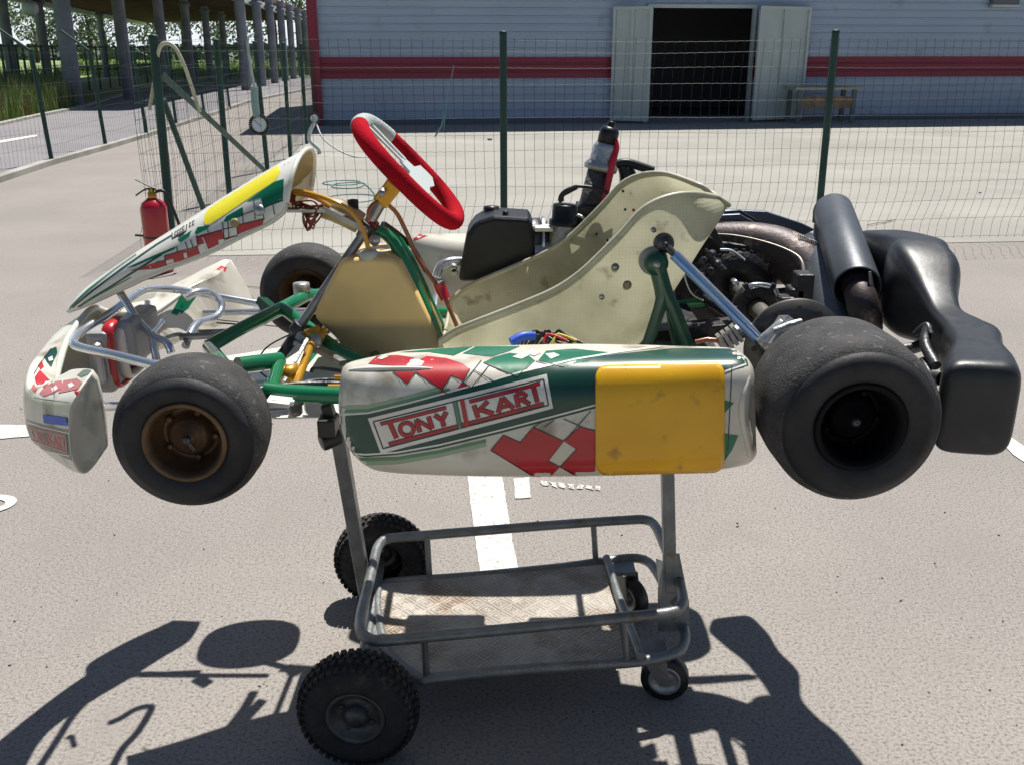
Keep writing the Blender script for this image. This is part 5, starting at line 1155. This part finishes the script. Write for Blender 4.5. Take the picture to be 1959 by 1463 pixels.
g = MB(); c = Vector((RX, 2.12, RZ)); g.tube([c + Vector((-.035, -.02, .045)), c + Vector((-.01, -.022, .055)), c + Vector((.03, -.02, .048)), c + Vector((.045, -.02, .02))], .006); 
for d_ in ((.05, .012), (.062, -.01), (-.055, .06), (-.065, .0)): g.lathe([(-.014, .001), (-.014, .007), (.014, .007), (.014, .001)], c + Vector((d_[0], -.02, d_[1])), (0, 1, 0), 8)
part(g, 'carrier_bolts', m_chrome)
g = MB(); tb(g, [(1305, 470, 2.1), (1308, 520, 2.1), (1322, 560, 2.08), (1345, 575, 2.05)], .002, seg=6); tb(g, [(1378, 478, 2.2), (1400, 480, 2.2), (1425, 498, 2.18)], .003, seg=6); part(g, 'brake_line', m_chrome)
g = MB()
for i in range(4): g.bar(W(1374 + i * 9, 643 - i * 6, 1.82), W(1390 + i * 9, 668 - i * 6, 1.82), .035, .0075)
g.lathe([(-.03, .001), (-.03, .016), (.03, .016), (.03, .001)], W(1400, 645, 1.83), (.8, 0, .6), 14); part(g, 'finned_brake_cylinder', m_alu)
g = MB(); tb(g, [(1330, 655, 1.82), (1352, 650, 1.82), (1375, 652, 1.82)], .005, smooth=False); part(g, 'pushrod', m_rhose)
poly = [(1340, 440), (1372, 462), (1430, 470), (1490, 490), (1520, 510), (1530, 528), (1520, 534), (1500, 534), (1488, 536), (1482, 585), (1470, 600), (1405, 642), (1240, 655), (1262, 590), (1315, 500)]
g = MB(); g.prism([W(x, y, 2.36) for x, y in poly], (0, .02, 0)); part(g, 'chain_guard', M('guard_black', (.010, .010, .012), .5, col2=(.018, .018, .02), vs=8, bump=.3), bevel=.006)
g = MB(); g.bar(W(1352, 420, 2.26), W(1382, 478, 2.26), .05, .012); part(g, 'rear_plate', m_engine, bevel=.002)
g = MB(); g.bar(W(1245, 640, 2.1), W(1400, 625, 2.1), .06, .03)
for a_, b_, c_, d_ in ((1330, 505, 1360, 560), (1345, 480, 1385, 520), (1330, 560, 1390, 600), (1340, 500, 1352, 545)): g.tube([W(a_, b_, 2.18), W(c_, d_, 2.16)], .010, smooth=False)
part(g, 'rear_linkage', m_engine, bevel=.002)
g = MB()
for px, py in ((1360, 487), (1344, 500), (1358, 520), (1340, 530), (1372, 505), (1365, 560)): g.lathe([(-.012, .001), (-.012, .008), (.012, .008), (.012, .001)], W(px, py, 2.13), (.5, 1, .1), 8)
tb(g, [(1338, 500, 2.13), (1350, 512, 2.12), (1338, 518, 2.12)], .003); tb(g, [(1352, 492, 2.13), (1370, 484, 2.13)], .006); part(g, 'linkage_bolts', m_dsteel)
g = MB(); g.lathe([(-.006, .02), (-.006, .088), (.006, .088), (.006, .02)], Vector((RX, 2.31, RZ)), (0, 1, 0), 60, closed=True)
for i in range(30): a_ = i / 30 * 6.283; g.box(Vector((RX + math.cos(a_) * .090, 2.31, RZ + math.sin(a_) * .090)), (.008, .006, .008), 0, Matrix.Rotation(-a_, 3, 'Y'))
part(g, 'sprocket', m_engine)
# sprocket guard studs in front of the exhaust
g = MB(); g.box(W(1535, 548, 2.0), (.035, .05, .06)); g.box(W(1520, 562, 2.0), (.03, .05, .03)); g.box(W(1503, 572, 1.98), (.03, .04, .014)); part(g, 'engine_mount', m_engine, bevel=.004)
g = MB(); g.prism([Vector((.06, 1.86, .868)), Vector((.06, 2.37, .868)), Vector((.44, 2.37, .885)), Vector((.44, 1.86, .885))], (0, 0, .012)); part(g, 'shadow_fill_plate', m_engine, bevel=.003)  # unseen plate added to close lit gaps in the kart's ground shadow
# ---------------------------------------------------------------- exhaust
g = MB(); tb(g, [(1290, 462, 2.46), (1350, 460, 2.44), (1420, 464, 2.42), (1480, 478, 2.39), (1530, 505, 2.34), (1568, 550, 2.28)], [.040, .044, .052, .060, .063, .060], seg=30); ex1 = part(g, 'exhaust_chamber', m_exh)
g = MB(); tb(g, [(1562, 470, 2.40), (1572, 505, 2.32), (1588, 560, 2.2), (1612, 620, 2.06), (1630, 680, 1.94)], [.035, .054, .058, .056, .050], seg=26); part(g, 'exhaust_cone', m_muff)
g = MB(); tb(g, [(1368, 448, 2.386), (1400, 450, 2.370), (1440, 457, 2.355), (1485, 470, 2.33), (1520, 486, 2.29), (1534, 502, 2.265), (1538, 530, 2.24), (1548, 556, 2.21), (1562, 580, 2.17)], [.0018, .0018, .002, .0025, .003, .0045, .006, .005, .002], seg=6); part(g, 'weld_seam', m_seam, ex1)
a = W(1592, 402, 2.46); b = W(1640, 552, 2.02); ax = (b - a).normalized(); L_ = (b - a).length
g = MB(); g.lathe([(0, .001), (0, .034), (.004, .044), (.014, .049), (L_ * .5, .0505), (L_ - .004, .0505), (L_, .049), (L_ - .002, .046), (L_ - .10, .044), (L_ - .10, .001)], a, ax, 48); mu = part(g, 'muffler', m_muff)
g = MB(); g.lathe([(L_ - .09, .001), (L_ - .09, .030), (L_ - .01, .032), (L_ + .01, .030)], a, ax, 26); g.tube([b + ax * -.02, b + ax * .03 + Vector((.01, 0, -.02)), b + Vector((.02, -.02, -.09)), b + Vector((.01, 0, -.15))], [.032, .033, .036, .04], seg=20); part(g, 'tail_pipe', m_exh)
g = MB(); g.tube([W(1571, 385, 2.45), W(1563, 400, 2.44), W(1560, 425, 2.42)], .008); g.lathe([(-.008, .001), (-.008, .006), (.01, .006), (.01, .001)], W(1592, 383, 2.46), (0, 0, 1), 8); part(g, 'muffler_bracket', m_post, mu)
for dy_ in (0, 14):
    c1 = W(1528, 452 + dy_, 2.33); c2 = W(1572, 470 + dy_, 2.31); g = MB(); P = []
    for i in range(73):
        t_ = i / 72; P.append(c1.lerp(c2, t_) + Vector((0, math.cos(i * 1.05), math.sin(i * 1.05))) * .0045)
    g.tube(P, .0011, seg=5, smooth=False); part(g, 'exhaust_spring', m_steel)
g = MB(); g.tube([W(1664, 520, 2.0), W(1668, 570, 1.99), W(1666, 612, 1.98)], [.003, .006, .004], seg=8); part(g, 'heat_marks', m_seam)
g = MB(); g.prism([W(x, y, 2.52) for x, y in ((1365, 404), (1400, 402), (1465, 405), (1535, 428), (1560, 440), (1540, 450), (1380, 425))], (0, .02, 0)); g.prism([W(x, y, 2.45) for x, y in ((1362, 418), (1372, 412), (1416, 410), (1430, 418), (1450, 428), (1440, 430), (1420, 424))], (0, .02, 0)); part(g, 'shield_plate', M('blued_sheet', (.11, .13, .17), .4, .4), bevel=.003)
g = MB(); tb(g, [(1375, 407, 2.44), (1416, 405, 2.44), (1448, 424, 2.44)], .004, smooth=False); part(g, 'shield_rod', m_wire)
# ---------------------------------------------------------------- rear bumper
S = [  # px, py, Y, half height, half thickness, roll
 (1700, 530, 2.16, .098, .062), (1750, 547, 2.02, .096, .066), (1772, 570, 1.95, .088, .062), (1789, 602, 1.87, .060, .040), (1806, 630, 1.80, .045, .032), (1836, 654, 1.735, .046, .042), (1855, 672, 1.69, .050, .050), (1862, 706, 1.62, .058, .046), (1866, 745, 1.555, .072, .058), (1868, 778, 1.49, .080, .062)]
S = [(W(a, b, c), d_, e_) for a, b, c, d_, e_ in S]
S = [(mir(p), d_, e_) for p, d_, e_ in S[:1:-1]] + [(Vector((.885, 2.1, W(1712, 536, 2.1).z)), .098, .062)] + S[1:]
cen = smooth_path([p for p, d_, e_ in S], 6); dim = smooth_path([Vector((d_, e_, 0)) for p, d_, e_ in S], 6)
rg = []
for i, (p, q) in enumerate(zip(cen, dim)):
    d = (cen[min(i + 1, len(cen) - 1)] - cen[max(i - 1, 0)]); d.z = 0; d.normalize(); 
    d = Vector((d.x * .5, -1, 0)).normalized()
    sdv = Vector((-d.y, d.x, 0)); r_ = []
    for k_ in range(40):
        t = 2 * math.pi * k_ / 40; c_, s_ = math.cos(t), math.sin(t); r_.append(p + sdv * q.y * math.copysign(abs(c_) ** .42, c_) + Vector((0, 0, 1)) * q.x * math.copysign(abs(s_) ** .40, s_))
    rg.append(r_)
rg = capped(rg, push=.016); g = MB(); g.rings(rg); rb = part(g, 'rear_bumper', m_bumper)
g = MB(); tb(g, [(1775, 625, 1.75), (1770, 660, 1.72), (1790, 700, 1.66)], .01); tb(g, [(1750, 640, 1.76), (1772, 622, 1.75), (1780, 640, 1.73)], .006); tb(g, [(1780, 722, 1.62), (1800, 725, 1.6)], .012); tb(g, [(1765, 690, 1.7), (1785, 735, 1.62)], .008); part(g, 'bumper_bracket', m_dsteel)
g = MB(); g.tube([Vector((.62, 1.84, .92)), Vector((.80, 1.84, .94)), Vector((.84, 1.90, .95))], .012); g.tube([Vector((.62, 2.36, .92)), Vector((.80, 2.36, .94))], .012); part(g, 'bumper_stays', m_dsteel)
# =================================================================== TROLLEY
tr = thing('kart_trolley', (0, 2.1, 0), 'grey tubular kart trolley with chequer plate deck and big black front tyres under the kart', 'trolley')
def ringt(pts, z, r, nm, nn=4):
    g = MB(); g.tube([G(x, y, z) for x, y in pts], r, n=nn, seg=12, closed=True); return part(g, nm, m_trolley, tr)
UZ, LZ = .255, .135
upper = [(714, 1080), (722, 1048), (738, 1031), (780, 1026), (900, 1016), (1080, 1002), (1200, 994), (1236, 994), (1254, 1006), (1272, 1045), (1292, 1090), (1306, 1140), (1300, 1162), (1275, 1172), (1190, 1181), (1000, 1200), (850, 1214), (740, 1224), (708, 1222), (690, 1205), (692, 1170), (702, 1130)]
ringt(upper, UZ, .0132, 'upper_rail')
lower = [(722, 1150), (735, 1120), (760, 1112), (900, 1102), (1080, 1084), (1190, 1068), (1232, 1070), (1256, 1092), (1280, 1140), (1308, 1200), (1306, 1235), (1282, 1252), (1235, 1262), (1150, 1270), (950, 1284), (830, 1296), (800, 1296), (740, 1240)]
ringt(lower, LZ, .0132, 'lower_rail')
g = MB(); P = [G(x, y, LZ + .006) for x, y in ((728, 1118), (1165, 1080), (1208, 1268), (800, 1296), (726, 1240))]; g.prism(P, (0, 0, .003)); part(g, 'deck_plate', m_plate, tr)
g = MB(); g.tube([G(1160, 1066, LZ + .02), G(1180, 1130, LZ + .02), G(1225, 1255, LZ + .02)], .011, smooth=False); part(g, 'deck_crossbar', m_trolley, tr)
def vbar(px, py, z0_, z1_, r=.009):
    b = G(px, py, z0_); g = MB(); g.tube([b, Vector((b.x, b.y, z1_))], r, smooth=False, seg=10); part(g, 'rail_post', m_trolley, tr)
b = G(822, 1104, LZ); 
for up_, lo_ in (((817, 1026), (822, 1108)), ((1135, 998), (1140, 1078)), ((812, 1216), (816, 1296)), ((1190, 1181), (1200, 1266))):
    a_ = G(*up_, UZ); b_ = G(*lo_, LZ); g = MB(); g.tube([a_, b_], .0085, smooth=False, seg=10); part(g, 'rail_post', m_trolley, tr)
# uprights and cradle
topL = W(642, 800, KC - .02); botL = G(701, 1140, LZ)
g = MB(); g.bar(botL, topL, .035, .033); part(g, 'upright', m_trolley, tr, bevel=.003)
topR = W(1274, 780, KC + .08); botR = G(1282, 1128, UZ - .03)
g = MB(); g.bar(botR, topR, .035, .030); part(g, 'upright', m_trolley, tr, bevel=.003)
g = MB(); P = [G(1255, 1070, .24), G(1284, 1080, .26), G(1310, 1150, .22), G(1300, 1170, .2), G(1260, 1130, .2)]; g.prism(P, (0, 0, .004))
q = botR; g.prism([q + Vector((-.018, 0, .10)), q + Vector((.018, 0, .10)), q + Vector((.045, -.02, -.02)), q + Vector((.05, -.03, -.10)), q + Vector((-.03, -.03, -.10)), q + Vector((-.03, 0, 0))], (0, .006, 0)); part(g, 'gusset_plate', m_trolley, tr)
g = MB()
for x_, zt2 in ((topL.x, topL.z), (topR.x, topR.z)):
    g = MB(); g.bar(Vector((x_, 1.98, zt2 + .012)), Vector((x_, 2.40, zt2 + .012)), .03, .03, 0, Vector((1, 0, 0))); part(g, 'cradle_arm', m_trolley, tr, bevel=.003)
g = MB(); g.bar(W(624, 770, 1.74), W(634, 800, 1.74), .03, .02); g.box(W(628, 812, 1.73), (.034, .05, .036)); g.lathe([(-.02, .001), (-.02, .019), (.02, .019), (.02, .001)], W(632, 838, 1.74), (1, .6, .2), 16); part(g, 'cradle_pad', m_wire, tr, bevel=.004)
g = MB(); P1 = botL + Vector((0, -.0, .0)); g.tube([G(700, 1222, .16), G(688, 1290, .14)], .012, smooth=False); 
# axle and wheels
wn1 = Vector((-.340, 1.742, .131)); wf = Vector((-.372, 2.42, .134))
g.tube([wn1 + Vector((0, .02, 0)), wf], .014, smooth=False); g.bar(Vector((-.36, 2.0, .134)), Vector((-.30, 2.0, .134)), .3, .012); part(g, 'axle', m_trolley, tr)
def twheel(c, sg, label):
    e = bpy.data.objects.new('wheel', None); COL.objects.link(e); e.location = c - tr.location; e.parent = tr; e['label'] = label
    Rr, rr, w_ = .132, .060, .082; ax = Vector((.05, sg, 0)).normalized(); k = MB()
    pr = [(.012, rr), (0, rr + .008), (-.004, rr + .03), (.0, Rr - .028), (.012, Rr - .010), (.03, Rr - .003), (w_ / 2, Rr - .001), (w_ - .03, Rr - .003), (w_ - .012, Rr - .010), (w_, Rr - .028), (w_ + .004, rr + .03), (w_, rr + .008), (w_ - .012, rr)]
    k.lathe(pr, c, ax, 64); u = Vector((0, 0, 1)); v = ax.cross(u)
    for i in range(44):
        a = i / 44 * 6.2832
        for j, (aa, rd, ln) in enumerate(((.008, Rr - .009, .014), (.026, Rr - .001, .012), (.041, Rr + .001, .012), (.056, Rr - .001, .012), (.074, Rr - .009, .014))):
            a2 = a + (j % 2) * .0714; d = u * math.cos(a2) + v * math.sin(a2); tt = ax.cross(d)
            k.box(c + ax * aa + d * rd, (.011, ln, .005), 0, Matrix((tt, ax, d)).transposed())
    o = k.build('tyre', m_knob); o.parent = e; o.matrix_parent_inverse = Matrix.Translation(-c)
    k = MB(); k.lathe([(.014, rr + .001), (.002, rr + .006), (-.001, rr + .002), (.004, rr - .005), (.018, rr - .012), (.022, .03), (.012, .026), (.0, .022), (-.004, .012), (-.004, .001)], c, ax, 40)
    for i in range(4): a = i * 1.571 + .5; d = u * math.cos(a) + v * math.sin(a); k.lathe([(-.004, .001), (-.004, .006), (.004, .006)], c + d * .038 + ax * .018, ax, 6)
    o = k.build('rim', M('dull_rim', (.12, .12, .115), .5, .6, col2=(.06, .06, .06), vs=20)); o.parent = e; o.matrix_parent_inverse = Matrix.Translation(-c)
twheel(wn1, 1, 'big knobbly tyre at the near front corner of the trolley'); twheel(wf + Vector((0, .06, 0)), -1, 'big knobbly tyre at the far front corner of the trolley')
def castor(c, ang, label):
    e = bpy.data.objects.new('castor', None); COL.objects.link(e); e.location = c - tr.location; e.parent = tr; e['label'] = label
    ax = Vector((math.sin(ang), math.cos(ang), 0)); r = .058; k = MB(); k.lathe([(-.018, .035), (-.018, r - .004), (-.013, r), (.013, r), (.018, r - .004), (.018, .035)], c, ax, 36)
    o = k.build('tyre', m_wire); o.parent = e; o.matrix_parent_inverse = Matrix.Translation(-c)
    k = MB(); k.lathe([(-.017, .036), (-.014, .034), (-.008, .012), (-.02, .010), (-.02, .001)], c, ax, 24); k.lathe([(.017, .036), (.014, .034), (.008, .012), (.02, .010), (.02, .001)], c, ax, 24); k.lathe([(-.019, .034), (-.019, .039), (-.015, .039)], c, ax, 36)
    o = k.build('rim', m_alu); o.parent = e; o.matrix_parent_inverse = Matrix.Translation(-c)
    k = MB(); fw = Vector((ax.y, -ax.x, 0)); tp = c + Vector((0, 0, .07)) - fw * .035
    for sg in (-1, 1): q = ax * sg * .024; k.prism([c + q - fw * .012 - Vector((0, 0, .012)), c + q + fw * .016 - Vector((0, 0, .01)), tp + q + fw * .035, tp + q - fw * .03], ax * .003)
    k.box(tp + Vector((0, 0, .004)), (.07, .06, .01)); o = k.build('fork', m_trolley, bevel=.001); o.parent = e; o.matrix_parent_inverse = Matrix.Translation(-c)
castor(Vector((.372, 1.995, .058)), .18, 'small caster wheel at the near rear corner'); castor(Vector((.33, 2.36, .056)), .9, 'small caster wheel at the far rear corner')
